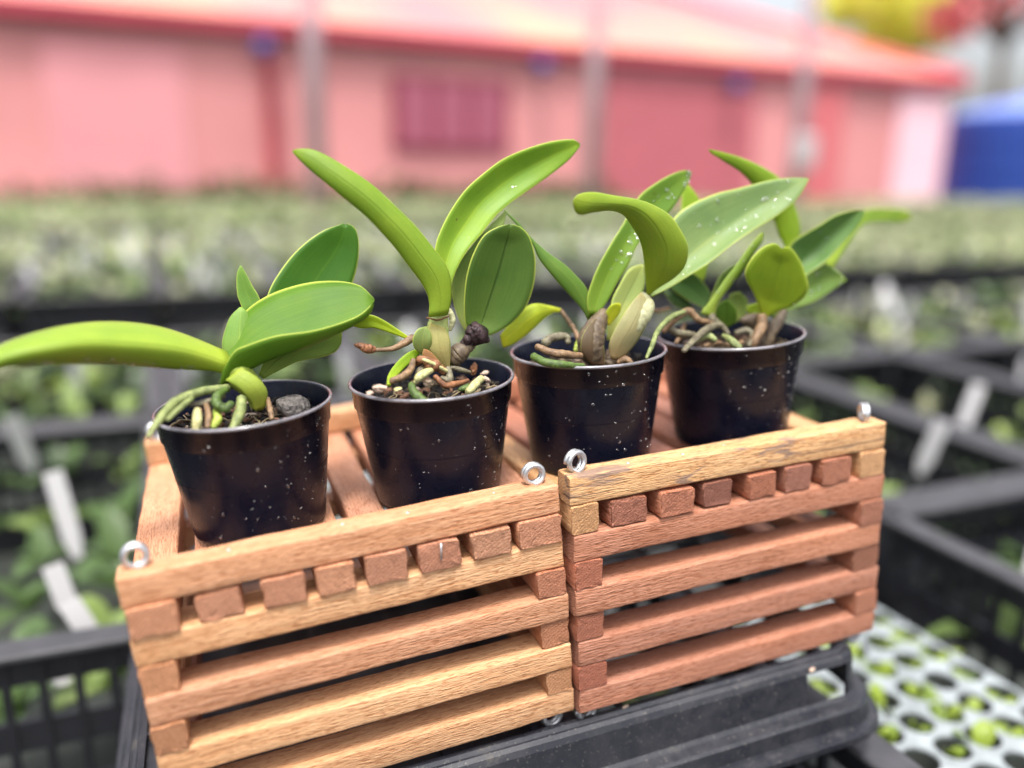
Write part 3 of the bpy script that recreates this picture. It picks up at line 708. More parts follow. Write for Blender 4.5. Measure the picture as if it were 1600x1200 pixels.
for (u, v, Y, r, M_) in ((594, 607, .020, 10, PERL), (606, 610, .016, 6, BARK), (740, 577, .044, 8, DRY), (757, 583, .042, 6, PERL), (761, 593, .034, 6, PERL), (578, 614, .022, 5, PERL), (622, 608, .018, 5, RC), (705, 610, .016, 4, BARK)):
    c = at(u, v, Y+.016); d = -(MC.transposed() @ (c-CAM)).z*r/F_PX
    bb = MB().ball(c, d, (1.3, .9, .6), Euler((.3, u, .2)).to_matrix(), 8, 6, jit=.22).build('bark_chip', M_, P2, smooth=False)

# ---- plant 3
leaf(P3, [(1014, 460), (1030, 449), (1055, 433), (1071, 414), (1075, 386), (1064, 361), (1046, 336), (1017.5, 319), (992.5, 311), (955, 305), (927, 300), (905, 303), (896, 311)],
     [(1009, 462), (1010, 455), (1008, 430), (1005, 399), (999, 374), (986, 352), (974, 336), (955, 329), (927, 331.5), (908, 336), (898, 330), (895, 316)],
     [.046, .036, .028, .020, .014], fold=-.006, col=(142, 168, 58), mat=LEAFU, th=.0017, key='3a')
leaf(P3, [(920, 492), (917.5, 467.5), (924, 442.5), (936, 414), (955, 380), (974, 349), (996, 310), (1017.5, 291), (1046, 274), (1069, 266), (1080, 268)],
     [(934, 492), (949, 471), (967.5, 436), (983, 411), (996, 383), (1018, 360), (1042.5, 335), (1061, 311), (1077, 283), (1081, 270)], [.052, .056, .066, .074], fold=.004, col=(112, 148, 56), th=.0015, key='3b')
leaf(P3, [(932, 490), (917.5, 453), (905, 436), (883, 414), (858, 396), (833, 374), (811, 349), (787, 327)],
     [(918, 500), (911, 486), (892.5, 464), (867.5, 436), (842.5, 405), (827, 371), (806, 350), (787, 329)], [.054, .056, .062, .070], fold=-.003,
     mid=[(925, 497), (912, 470), (893, 440), (864, 412), (838, 385), (808, 349), (787, 328)], col=(96, 132, 56), th=.0015, key='3c')
leaf(P3, [(1014, 462), (1018, 430), (1030, 385), (1052, 342.5), (1077, 321), (1117.5, 303), (1155, 294), (1202, 282), (1233, 278), (1262, 278)],
     [(1018, 463), (1046, 449), (1077, 430), (1108, 411), (1139, 386), (1174, 361), (1211, 339), (1242.5, 314), (1258, 292.5), (1264, 280)], [.052, .052, .050, .046], fold=.005,
     mid=[(1016, 462), (1046, 433), (1080, 398), (1124, 364), (1171, 333), (1217.5, 305), (1263, 279)], col=(126, 154, 100), th=.0017, key='3d', dA=.008, dB=-.006)
leaf(P3, [(948, 532), (955, 474), (967.5, 446), (983, 421), (1003, 412)], [(956, 534), (970, 505), (990, 480), (1006, 449), (1006, 414)], [.048, .052, .058], fold=.003,
     mid=[(952, 532), (966, 490), (985, 450), (1004, 413)], col=(168, 184, 118), mat=LEAFD, ns=24, key='3e')
leaf(P3, [(946, 505), (947, 488), (955, 476), (966, 473)], [(952, 508), (962, 497), (970, 485), (970, 475)], [.046, .044, .042], fold=.001, col=(196, 208, 70), ns=14)
tube(P3, [(957, 552), (963, 540), (977, 522), (993, 499), (1006, 480), (1006, 466), (1003, 458)], [.044, .042, .040, .038, .038, .040, .042], [5, 12, 18, 19, 17, 10, 3], BULBS, 'pseudobulb', wob=.03, n=20)
leaf(P3, [(954, 560), (952, 535), (966, 505), (986, 474), (1001, 457)], [(964, 562), (984, 548), (1004, 520), (1016, 490), (1010, 468), (1003, 458)], [.039, .034, .035], fold=-.003, col=(186, 184, 144), mat=LEAFU, th=.0006, name='papery_sheath', ns=20)
leaf(P3, [(925, 570), (908, 548), (912, 520), (930, 498)], [(945, 572), (944, 548), (940, 520), (936, 500)], [.039, .0375, .042], fold=-.002, col=(112, 96, 78), mat=LEAFU, th=.0005, name='papery_sheath', ns=18)
tube(P3, [(944, 486), (937, 500), (928, 518), (923, 536), (926, 552), (934, 568)], [.048, .046, .044, .043, .043, .044], [7, 13, 19, 22, 19, 11], BULBB, 'pseudobulb', wob=.05, n=20)
tube(P3, [(958, 548), (955, 560), (950, 573)], [.044, .043, .043], [11, 12, 12], BULBB, 'rhizome')
tube(P3, [(839, 541), (862, 551), (886, 554), (908, 556)], [.040, .036, .034, .036], [6, 7.5, 7.5, 6], RB)
tube(P3, [(833, 556), (852, 566), (880, 570), (912, 572)], [.034, .026, .022, .024], [7, 8, 7, 5], RGD)
tube(P3, [(852, 536), (862, 528), (884, 526), (888, 536)], [.050, .052, .052, .050], [9, 8, 7, 5], RGY)
tube(P3, [(966, 566), (978, 561), (986, 568)], [.036, .034, .032], [5, 6, 5], RB)
tube(P3, [(900, 548), (904, 536), (912, 524)], [.050, .052, .054], [5, 5, 3], BULBY, 'shoot')
leaf(P3, [(877, 482), (861, 478), (839, 474), (821, 480), (799, 502), (781, 524)], [(877, 488), (864, 489), (849, 499), (830, 517.5), (805, 536), (786, 543)], [.070, .072, .074], fold=-.004, col=(196, 216, 78), key='3h')
tube(P3, [(876, 484), (886, 498), (897, 514), (905, 532)], [.070, .066, .060, .054], [3, 3.4, 4, 4], RB, 'leaf_stalk')

# ---- plant 4
leaf(P4, [(1236, 420), (1250, 370), (1248, 340), (1243, 325), (1235, 300), (1220, 280), (1203.5, 268), (1181.5, 256), (1154, 245), (1124, 236.5), (1107, 233)],
     [(1228, 425), (1225, 385), (1217, 368), (1209, 344), (1200, 328), (1190, 310), (1176, 290), (1168, 280), (1154, 267), (1132, 253), (1110, 239)], [.072, .078, .074, .066], fold=-.003, col=(130, 162, 48), mat=LEAFU, th=.0016, key='4a')
leaf(P4, [(1190, 497), (1179, 462), (1166, 437), (1165, 421), (1176, 401.5), (1192.5, 386), (1209, 380), (1218, 384)],
     [(1196, 497), (1214.5, 487), (1236.5, 479), (1256, 465), (1263, 448), (1258.5, 429), (1250, 407), (1236.5, 388), (1226, 386), (1221, 388)], [.042, .034, .032], fold=.003,
     mid=[(1193, 497), (1205, 455), (1215, 420), (1220, 387)], col=(128, 154, 42), mat=LEAFU, th=.0017, key='4b')
leaf(P4, [(1205, 485), (1210, 440), (1234, 385), (1247.5, 371), (1275, 355), (1302.5, 338), (1330, 329), (1348, 328)],
     [(1215, 485), (1240, 455), (1261, 429), (1286, 412.5), (1308, 390.5), (1330, 366), (1347, 342), (1351, 331)], [.056, .056, .052, .046], fold=.006,
     mid=[(1210, 485), (1230, 440), (1257, 404), (1300, 364), (1338, 333), (1350, 329)], col=(104, 142, 82), key='4c', dB=-.004)
leaf(P4, [(1270, 400), (1310, 350), (1352, 329), (1380, 326), (1410, 327), (1424, 335)], [(1300, 420), (1330, 375), (1349, 351), (1375, 347), (1405, 348), (1423, 344)], [.085, .10, .12], fold=.002, col=(140, 172, 66), key='4d')
leaf(P4, [(1205, 492), (1222, 458), (1240, 440), (1261, 428), (1286, 411), (1305, 421), (1322, 435)], [(1208, 497), (1234, 484), (1261, 476), (1289, 462), (1312, 446), (1323, 438)], [.050, .052, .054], fold=.004, col=(120, 152, 82), key='4e')
leaf(P4, [(1095, 489), (1113, 465), (1132, 437), (1151, 412.5), (1170.5, 385), (1187, 366), (1192, 363)], [(1116, 497), (1121, 476), (1143, 445.5), (1165, 418), (1176, 399), (1191, 378), (1193, 366)], [.046, .044, .040], fold=-.004, col=(132, 162, 72), key='4f')
leaf(P4, [(1106, 485), (1112, 462), (1123, 435), (1140, 418), (1155, 411)], [(1112, 487), (1130, 460), (1146, 434), (1155, 413)], [.054, .056, .058], fold=.002, col=(116, 148, 76), ns=20)
leaf(P4, [(1104, 490), (1096, 480), (1071, 467), (1048, 450), (1040, 436)], [(1112, 482), (1112, 463), (1102, 445), (1085, 428), (1060, 420), (1042, 432)], [.056, .066, .078], fold=.004, col=(88, 128, 62), mat=LEAFD, key='4g')
leaf(P4, [(1078, 486), (1055, 478), (1040, 462), (1036, 450)], [(1084, 482), (1072, 466), (1055, 456), (1040, 448)], [.066, .070, .078], fold=.002, col=(60, 92, 34), ns=16)
leaf(P4, [(1124, 510), (1118, 495), (1122, 476), (1134, 468)], [(1140, 511), (1151, 500), (1150, 482), (1138, 468)], [.052, .048, .048], fold=.003, col=(86, 122, 44), mat=LEAFD, ns=18)
leaf(P4, [(1136, 506), (1138, 480), (1140, 462), (1152, 456)], [(1150, 505), (1166, 490), (1168, 470), (1156, 456)], [.060, .060, .060], fold=.003, col=(132, 156, 88), ns=18)
leaf(P4, [(1190, 500), (1170, 490), (1168, 478), (1184, 474)], [(1192, 503), (1188, 492), (1190, 482), (1187, 475)], [.050, .050, .050], fold=.001, col=(150, 178, 60), ns=12)
leaf(P4, [(1062, 440), (1060, 400), (1064, 330), (1066, 300), (1073, 288)], [(1100, 440), (1108, 400), (1105, 350), (1093, 312), (1076, 288)], [.072, .080, .088], fold=.003, col=(142, 176, 56), key='4k')
tube(P4, [(1190, 494), (1190, 510), (1180, 530), (1176, 545)], [.042, .040, .036, .036], [9, 9, 7, 5], RB, 'stem')
tube(P4, [(1225, 486), (1216, 502), (1206, 520), (1200, 540)], [.050, .048, .046, .046], [6, 9, 8, 7], BULBB, 'stem')
tube(P4, [(1160, 500), (1178, 502), (1186, 512)], [.050, .050, .048], [6, 14, 8], BULBB, 'pseudobulb')
tube(P4, [(1108, 488), (1112, 500), (1126, 510)], [.048, .046, .046], [8, 8, 6], RGY, 'stem')
tube(P4, [(1068, 548), (1084, 532), (1102, 516), (1124, 508), (1138, 522)], [.018, .026, .034, .040, .038], [5, 6, 7, 6, 4], RGY)
tube(P4, [(1036, 518), (1056, 498), (1076, 486), (1092, 500), (1112, 506)], [.044, .042, .044, .042, .044], [5, 6, 7, 6, 5], RB)
tube(P4, [(1074, 485), (1048, 496), (1028, 517), (1018, 542), (1010, 559)], [.044, .036, .028, .020, .016], [4, 5, 5, 4.5, 3], RG)
tube(P4, [(1040, 510), (1060, 520), (1085, 524)], [.046, .042, .042], [6, 7, 6], RGY)
tube(P4, [(1086, 532), (1104, 524), (1118, 532)], [.036, .036, .032], [5, 7, 5], RG)
tube(P4, [(1130, 524), (1142, 532), (1156, 544)], [.036, .028, .022], [4, 7, 6], RG)
tube(P4, [(1046, 482), (1030, 486), (1018, 484)], [.07, .072, .074], [4, 4, 3], RB)
tube(P4, [(1100, 540), (1120, 536), (1146, 540), (1160, 534)], [.034, .036, .036, .038], [4, 5, 4, 4], RB)
tube(P4, [(1150, 520), (1166, 516), (1176, 524), (1170, 540)], [.046, .044, .040, .034], [5, 6, 5, 4], RGY)
tube(P4, [(1056, 536), (1064, 522), (1070, 506)], [.040, .044, .048], [4, 5, 4], RB)

# drops lying on leaves
def drops(root, key, n, smin, smax, seed, rng=(.1, .9), tr=(-.8, .8), near=1):
    G, o = LEAVES[key]; rnd = random.Random(seed); b = MB(); ns = len(G)
    for k in range(n):
        i = min(ns-2, max(1, int(ns*rnd.uniform(*rng)))); j = min(11, max(1, int(12*(rnd.uniform(*tr)+1)/2)))
        p = G[i][j]*rnd.random(); q = G[i][j]; f1, f2 = rnd.random(), rnd.random()
        p = G[i][j]+(G[i+1][j]-G[i][j])*f1+(G[i][j+1]-G[i][j])*f2
        nn = (G[i+1][j]-G[i][j]).cross(G[i][j+1]-G[i][j]).normalized()
        if nn.dot(CAM-p) < 0: nn = -nn
        s = smin+(smax-smin)*rnd.random()**2.2
        M_ = nn.to_track_quat('Z', 'Y').to_matrix()
        b.ball(p+nn*(.0007+s*.05), s, (rnd.uniform(.8, 1.1), rnd.uniform(.8, 1.7), .42), M_ @ Matrix.Rotation(rnd.uniform(0, 3), 3, 'Z'), 12, 8)
    return tag(b.build('water_droplets', DROP, root), kind='stuff')
drops(P3, '3d', 60, .0003, .0016, 1); drops(P3, '3b', 40, .0003, .0017, 2, (.25, .95), (-.2, .8)); drops(P4, '4e', 22, .0003, .0013, 3)
drops(P4, '4c', 14, .0003, .0010, 4); drops(P2, '2b', 5, .0003, .0012, 5); drops(P1, '1a', 40, .0003, .0010, 6, (.1, .7), (.75, .9)); drops(P4, '4f', 10, .0003, .0009, 8)

# ------------------------------------------------------------------ black tray the baskets stand on (turned over)
BLK = simple('black_crate_plastic', (.014, .015, .019, 1), .42, nscale=60, namp=.4, bmp=.1)
def tray_mat():
    m, nt, bs = new_mat('scuffed_black_plastic')
    tc = N(nt, 'ShaderNodeTexCoord')
    n = N(nt, 'ShaderNodeTexNoise'); n.inputs['Scale'].default_value = 55; n.inputs['Detail'].default_value = 8; n.inputs['Roughness'].default_value = .7; L(nt, tc.outputs['Object'], n.inputs['Vector'])
    n2 = N(nt, 'ShaderNodeTexNoise'); n2.inputs['Scale'].default_value = 600; n2.inputs['Detail'].default_value = 4; L(nt, tc.outputs['Object'], n2.inputs['Vector'])
    c = ramp(nt, n.outputs['Fac'], [(.45, (.016, .017, .023)), (.62, (.028, .028, .034)), (.78, (.10, .09, .07))]).outputs[0]
    c = mix(nt, ramp(nt, n2.outputs['Fac'], [(.62, (0, 0, 0)), (.74, (.5, .5, .5))]).outputs[0], c, (.2, .18, .15, 1)); L(nt, c, bs.inputs['Base Color'])
    L(nt, ramp(nt, n.outputs['Fac'], [(.35, (.26,)*3), (.7, (.6,)*3)]).outputs[0], bs.inputs['Roughness'])
    L(nt, bump(nt, n.outputs['Fac'], .3, .001), bs.inputs['Normal'])
    return m
SCUF = tray_mat()
tr = empty('overturned_tray', (-.01, .13, -.056), (0, 0, 0), 'scuffed black plastic tray turned over, directly under the two wooden baskets', 'tray')
TX0, TX1, TY0, TY1 = -.215, .189, -.0075, .295     # top face extent, flange flares out below
def rr_path(x0, x1, y0, y1, r, n=6):
    P = []
    for cx, cy, a0 in ((x1-r, y0+r, -90), (x1-r, y1-r, 0), (x0+r, y1-r, 90), (x0+r, y0+r, 180)):
        for k in range(n+1): P.append((cx+r*math.cos(R_(a0+90*k/n)), cy+r*math.sin(R_(a0+90*k/n))))
    return P
# cross-section going outwards and down: (outset, z)
sec = [(-.0062, -.0090), (-.0062, -.0066), (-.0030, -.0062), (-.0016, -.0080), (-.0002, -.0080), (.0016, -.0098), (.0030, -.0130), (.0042, -.0330), (.0060, -.0352), (.0118, -.0362), (.0132, -.0378), (.0138, -.0470), (.0146, -.0490), (.0190, -.0496), (.0198, -.0512), (.0198, -.0550), (.0180, -.0560), (.0120, -.0500), (.0100, -.0390), (.0024, -.0350), (.0008, -.0130), (-.0030, -.0100)]
b = MB(); V = []; F = []; rings = []
# wall is left open near the two front corners and along the sides: faces skipped there
base_n = None
def ring(out):
    return rr_path(TX0-out, TX1+out, TY0-out, TY1+out, .014+max(out, -.005))
# densify straight sides
def dens(P, step=.012):
    Q = []
    for k in range(len(P)):
        a = Vector(P[k]+(0,)); c = Vector(P[(k+1) % len(P)]+(0,)); n_ = max(1, round((Vector(rr0[(k+1) % len(P)])-Vector(rr0[k])).length/step))
        for t in range(n_): Q.append((a.lerp(c, t/n_).x, a.lerp(c, t/n_).y))
    return Q
rr0 = ring(0)
rings = [dens(ring(o)) for o, z in sec]; nn_ = len(rings[0])
for (o_, z), rg in zip(sec, rings): V += [(x, y, z) for x, y in rg]
for k in range(len(sec)):
    k2 = (k+1) % len(sec)
    for j in range(nn_):
        j2 = (j+1) % nn_; x, y = rings[0][j]; x2, y2 = rings[0][j2]; xm, ym = (x+x2)/2, (y+y2)/2
        hole = (k in (6, 19)) and ((ym < TY0+.01 and (TX1-.040 < xm < TX1-.014 or TX0+.014 < xm < TX0+.040)) or (xm > TX1-.01 and (int((ym-TY0)/.03) % 2 == 1) and TY0+.02 < ym < TY1-.02))
        if hole: continue
        F.append((k*nn_+j, k2*nn_+j, k2*nn_+j2, k*nn_+j2))
mesh('tray_rim', V, F, SCUF, tr, smooth=False)
b = MB()
for k in range(9):
    x = TX0+.004+(TX1-TX0-.008)*k/8; b.box((x-.0016, TY0+.003, -.0106), (x+.0016, TY1-.003, -.0078))
for k in range(8):
    y = TY0+.004+(TY1-TY0-.008)*k/7; b.box((TX0+.003, y-.0014, -.0110), (TX1-.003, y+.0014, -.0074))
b.box((TX0+.003, TY0+.003, -.0122), (.012, TY1-.003, -.0112))  # added solid plate: dark sheet standing in for shade under the left basket
b.build('lattice_and_shade_plate', SCUF, tr, smooth=False)
# grit and petals on the tray rim
b = MB()
for u, v, r in ((1010, 1112, 6), (1168, 1086, 5), (1290, 1052, 5), (948, 1146, 4), (985, 1152, 4), (1100, 1112, 3)):
    c = at(u, v, -.003-(u-1000)/240*.006); d = .42*r/F_PX
    b.ball(c, d, (1.6, .7, .5), Euler((.4, 0, .3)).to_matrix(), 8, 5, jit=.2)
tag(b.build('grit', PERL, tr, smooth=False), kind='stuff')

tr.rotation_euler = (0, -.03, -.05); tr.location = (-.01, .140, -.0575)
# the hand-held camera and the tray leaned against the level of the benches and building: turn the foreground to gravity
bpy.context.view_layer.update()
fw = -(MC.col[2]); fh = Vector((fw.x, fw.y, 0)).normalized()
T3 = Matrix.Rotation(.040, 3, -fh); T4 = Matrix.Translation(CAM) @ T3.to_4x4() @ Matrix.Translation(-CAM)
for o in list(C.objects):
    if o.parent is None:
        m = T4 @ (Matrix.Translation(o.location) @ o.rotation_euler.to_matrix().to_4x4())
        o.location = m.translation; o.rotation_euler = m.to_euler()
MC = T3 @ MC
# ------------------------------------------------------------------ crates, seedlings, foam trays
RIM = simple('crate_rim_plastic', (.055, .055, .062, 1), .6, nscale=40, namp=.4)
FOAM = simple('white_foam', (.31, .345, .36, 1), .7, nscale=60, namp=.4, bmp=.2)
CUP = simple('dark_cup', (.03, .035, .03, 1), .6)
WHT = simple('white_label_plastic', (.62, .61, .62, 1), .5)
def seed_mat(name, a, b_, tr_=.3):
    m, nt, bs = new_mat(name)
    oi = N(nt, 'ShaderNodeObjectInfo'); g = N(nt, 'ShaderNodeNewGeometry')
    c = ramp(nt, g.outputs['Random Per Island'], [(0, a), (.6, b_), (1, tuple(min(1, x*1.35) for x in b_))]).outputs[0]
    L(nt, c, bs.inputs['Base Color']); bs.inputs['Roughness'].default_value = .38
    t = N(nt, 'ShaderNodeBsdfTranslucent'); L(nt, c, t.inputs[0]); ms = N(nt, 'ShaderNodeMixShader'); ms.inputs[0].default_value = tr_
    L(nt, bs.outputs[0], ms.inputs[1]); L(nt, t.outputs[0], ms.inputs[2]); L(nt, ms.outputs[0], nt.nodes['Material Output'].inputs[0])
    return m
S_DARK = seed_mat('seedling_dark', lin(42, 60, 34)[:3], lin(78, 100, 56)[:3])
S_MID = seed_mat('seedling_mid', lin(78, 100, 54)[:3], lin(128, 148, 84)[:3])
S_HAZE = seed_mat('seedling_haze_pale', lin(98, 112, 78)[:3], lin(178, 180, 144)[:3])  # far leaves paled: distance haze and bright light painted into the colour
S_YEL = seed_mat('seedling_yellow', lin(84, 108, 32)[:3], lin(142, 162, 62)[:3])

def strap(b, base, az, ln, wd, lift, droop, ns=6, i=0):
    """an arching strap leaf"""
    V = []; F = []; d = Vector((math.cos(az), math.sin(az), 0)); s_ = Vector((-math.sin(az), math.cos(az), 0))
    for k in range(ns+1):
        t = k/ns; w = wd*.5*(math.sin(math.pi*(.12+.86*t))**.7); 
        c = base+d*ln*(t*math.cos(lift))+Vector((0, 0, 1))*ln*(math.sin(lift)*t-droop*t*t)
        V += [c-s_*w+Vector((0, 0, w*.35)), c, c+s_*w+Vector((0, 0, w*.35))]
    for k in range(ns):
        F += [(3*k, 3*k+1, 3*k+4, 3*k+3), (3*k+1, 3*k+2, 3*k+5, 3*k+4)]
    b.add(V, F, i)
def seedling_mesh(seed, n, ln, wd):
    rnd = random.Random(seed); b = MB()
    for k in range(n):
        strap(b, Vector((0, 0, 0)), rnd.uniform(0, 6.28), ln*rnd.uniform(.6, 1.1), wd*rnd.uniform(.8, 1.2), rnd.uniform(.5, 1.35), rnd.uniform(.15, .7))
    return b
def proto_mesh(name, b, mat, smooth=True):
    me = bpy.data.meshes.new(name); me.from_pydata([tuple(v) for v in b.V], [], b.F); 
    for m in (mat if isinstance(mat, list) else [mat]): me.materials.append(m)
    if smooth: me.polygons.foreach_set('use_smooth', [True]*len(me.polygons))
    if any(b.I): me.polygons.foreach_set('material_index', b.I)
    me.update(); return me
SEED = {}
def broad(seed):
    rnd = random.Random(seed); b = MB()
    for k in range(5): strap(b, Vector((0, 0, 0)), k*2.4+rnd.uniform(-.4, .4), rnd.uniform(.055, .085), rnd.uniform(.030, .040), rnd.uniform(.35, 1.1), rnd.uniform(.15, .6), 8)
    return b
for mi, mt in enumerate((S_DARK, S_MID, S_HAZE, S_YEL)):
    for s in range(4):
        b = seedling_mesh(mi*10+s, 7, .085, .022); SEED[(mi, s)] = (b, proto_mesh('seedling', b, mt))
        b = seedling_mesh(mi*10+s+100, 4, .034, .012); SEED[(mi+10, s)] = (b, proto_mesh('small_seedling', b, mt))

BROAD = [proto_mesh('broad_seedling', broad(k+50), (S_DARK, S_DARK, S_MID, S_DARK)[k]) for k in range(4)]
# crate mesh: rim flange, slatted walls, corner posts, floor
CX, CY, CH = .322, .585, .17
def crate_parts():
    w = MB(); r = MB(); p = MB(); f = MB()
    hx, hy = CX/2, CY/2; t = .004
    # walls as horizontal bands with vertical ribs leaving openings
    for z0, z1 in ((-.03, -.004), (-.085, -.060), (-CH+.002, -.115)):
        w.box((-hx+.012, -hy+.010, z0), (hx-.012, -hy+.010+t, z1)); w.box((-hx+.012, hy-.010-t, z0), (hx-.012, hy-.010, z1))
        w.box((-hx+.010, -hy+.012, z0), (-hx+.010+t, hy-.012, z1)); w.box((hx-.010-t, -hy+.012, z0), (hx-.010, hy-.012, z1))
    for k in range(13):
        x = -hx+.02+(CX-.04)*k/12
        for yy in (-hy+.0085, hy-.0125-.001): w.box((x-.003, yy, -CH+.004), (x+.003, yy+.005, -.006))
    for k in range(22):
        y = -hy+.02+(CY-.04)*k/21
        for xx in (-hx+.0085, hx-.0135): w.box((xx, y-.003, -CH+.004), (xx+.005, y+.003, -.006))
    # rim: flat flange with a rolled outer lip
    r.box((-hx, -hy, -.006), (hx, -hy+.026, 0), bev=.0015); r.box((-hx, hy-.026, -.006), (hx, hy, 0), bev=.0015)
    r.box((-hx, -hy+.0262, -.0058), (-hx+.026, hy-.0262, -.0002), bev=.0015); r.box((hx-.026, -hy+.0262, -.0058), (hx, hy-.0262, -.0002), bev=.0015)
    for sx in (-1,):
        for sy in (-1,):
            p.lathe([(.0, -CH), (.011, -CH), (.011, .002), (.0095, .004), (.006, .004), (.005, .001), (.005, -.02), (0, -.02)], (0, 0, 0), 20)
    f.box((-hx+.008, -hy+.008, -CH), (hx-.008, hy-.008, -CH+.004))
    return w, r, p, f
cw, cr_, cp, cf = crate_parts()
m_w = proto_mesh('crate_wall', cw, BLK, False); m_r = proto_mesh('crate_rim', cr_, RIM, False); m_p = proto_mesh('corner_post', cp, BLK); m_f = proto_mesh('crate_floor', cf, CUP, False)
def add(name, me, parent=None, loc=(0, 0, 0), rot=(0, 0, 0), scl=1, **k):
    o = bpy.data.objects.new(name, me); C.objects.link(o); o.location = loc; o.rotation_euler = rot
    o.scale = (scl,)*3 if not hasattr(scl, '__len__') else scl
    if parent: o.parent = parent
    if k: tag(o, k.get('label'), k.get('cat'), k.get('group'), k.get('kind'))
    return o
def crate(x, y, z, rz, label, group=None, parts=True, name='seedling_crate'):
    e = empty(name, (x, y, z), (0, 0, rz), label, 'crate', group)
    e.location = (x, y, z-CH)
    add('crate_wall', m_w, e, (0, 0, CH)); add('crate_rim', m_r, e, (0, 0, CH))
    if parts:
        for sx in (-1, 1):
            for sy in (-1, 1): add('corner_post', m_p, e, (sx*(CX/2-.016), sy*(CY/2-.016), CH))
        add('crate_floor', m_f, e, (0, 0, CH))
    return e
vis = lambda P, mg=120: (lambda q: q.z < -.2 and -mg < 800+F_PX*q.x/-q.z < 1600+mg and -mg < 600-F_PX*q.y/-q.z < 1200+mg)(MC.transposed() @ (Vector(P)-CAM))
plants_near = []; stuffB = {0: MB(), 1: MB(), 2: MB(), 3: MB()}; labs_far = MB()
cand = []   # (dist, pos, kind, scale, rot)
rnd = random.Random(11)
GX0, GY0 = .325+.326/2+.0, .27
crates_list = []
for iy in range(-1, 9):
    for ix in range(-22, 30):
        x = .652+(ix-0)*.330-.004; y = GY0+.59*iy+.295+(.55 if iy > 1 else 0)+(.6 if iy > 4 else 0)
        if iy < 0 and not (ix == 0 or ix == 1): continue
        if iy == 0 and ix == -1: continue
        if not any(vis((x+dx, y+dy, -.05), 40) for dx in (-.16, 0, .16) for dy in (-.29, 0, .29)): continue
        if iy == 0 and x < .5 and x > -.2: pass
        d = (Vector((x, y, 0))-CAM).length
        crates_list.append((d, x, y, ix, iy))
crates_list.sort()
zc_ = -.062
for n_, (d, x, y, ix, iy) in enumerate(crates_list):
    jr = rnd.uniform(-.02, .02); x += rnd.uniform(-.004, .004); y += rnd.uniform(-.006, .006)
    if d < 4.2:
        left = x < -.05
        if iy <= 0: lab = ('black slatted crate of broad-leaved seedlings with white tags, left of the baskets' if (left and abs(x) < .45) else
                        ('black crate with its grey rim corner right beside the right basket' if ix == 0 and iy == -1 else 'black seedling crate in the nearest row behind the baskets, seen out of focus'))
        else: lab = 'black slatted crate of small orchids in the blurred rows behind the baskets'
        grp = 'black seedling crates in rows on the benches'
        crate(x, y, zc_, jr, lab, grp, parts=d < 1.9)
    else:
        b = MB()
    # what grows in it
    dens_ = 5 if iy < 1 else 5
    for a in range(4):
        for c_ in range(6):
            px = x+(a-1.5)*.072+rnd.uniform(-.012, .012); py = y+(c_-2.5)*.092+rnd.uniform(-.014, .014)
            if iy == -1 and rnd.random() < .5: continue
            if iy == 0 and px > 0 and rnd.random() < .25: continue
            if not vis((px, py, 0), 60): continue
            if iy >= 1 and rnd.random() < .14: continue
            far = (Vector((px, py, 0))-CAM).length
            r = rnd.random()
            kind = (0 if r < .38 else 1) if far < 1.6 else ((0 if r < .34 else (1 if r < .74 else 2)) if far < 3.2 else (1 if r < .35 else 2))  # hazy pale kind grows commoner with distance
            if r > .93 and far < 2.5: kind = 3
            scl = rnd.uniform(.8, 1.25)*(1.0 if far > 1.2 else .9)
            cand.append((far, px, py, kind, scl, rnd.uniform(0, 6.28), rnd.randrange(4), iy))
cand.sort()
NI = 290
for k, (far, px, py, kind, scl, rz, s, iy) in enumerate(cand):
    # keep clear of the baskets' own footprint
    if -.25 < px < .24 and py < .33: continue
    zp = zc_-.085 if iy < 0 else zc_-.062
    if iy == 0 and px > 0: scl *= .8; zp -= .02
    if iy >= 1: zp += .018
    if far < 1.15 and px < -.1: scl *= .85; zp -= .012
    if k < NI:
        if px < -.12 and far < 1.25: lab = 'broad-leaved orchid seedling in the black crate left of the baskets'
        elif far < 1.4: lab = 'small orchid seedling in the nearest blurred crates right of and behind the baskets'
        else: lab = 'blurred orchid seedling in the far rows of crates'
        bl_ = lab.startswith('broad') and py < .80
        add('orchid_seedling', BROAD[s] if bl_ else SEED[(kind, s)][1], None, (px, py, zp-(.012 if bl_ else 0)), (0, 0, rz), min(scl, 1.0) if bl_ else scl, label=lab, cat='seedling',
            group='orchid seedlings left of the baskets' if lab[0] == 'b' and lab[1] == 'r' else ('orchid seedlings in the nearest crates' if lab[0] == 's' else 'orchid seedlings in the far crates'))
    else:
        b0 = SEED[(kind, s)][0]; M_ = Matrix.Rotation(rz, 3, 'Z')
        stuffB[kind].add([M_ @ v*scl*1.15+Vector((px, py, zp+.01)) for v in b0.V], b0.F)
allb = MB()
for kind, sb in stuffB.items():
    if sb.V: allb.add(sb.V, sb.F, kind)
tag(allb.build('seedling_field', [S_DARK, S_MID, S_HAZE, S_YEL]), 'dense far rows of orchid seedlings coloured pale for haze, fading into blur', 'seedlings', kind='stuff')
print('crates', len(crates_list), 'cands', len(cand), 'stuff verts', len(allb.V))

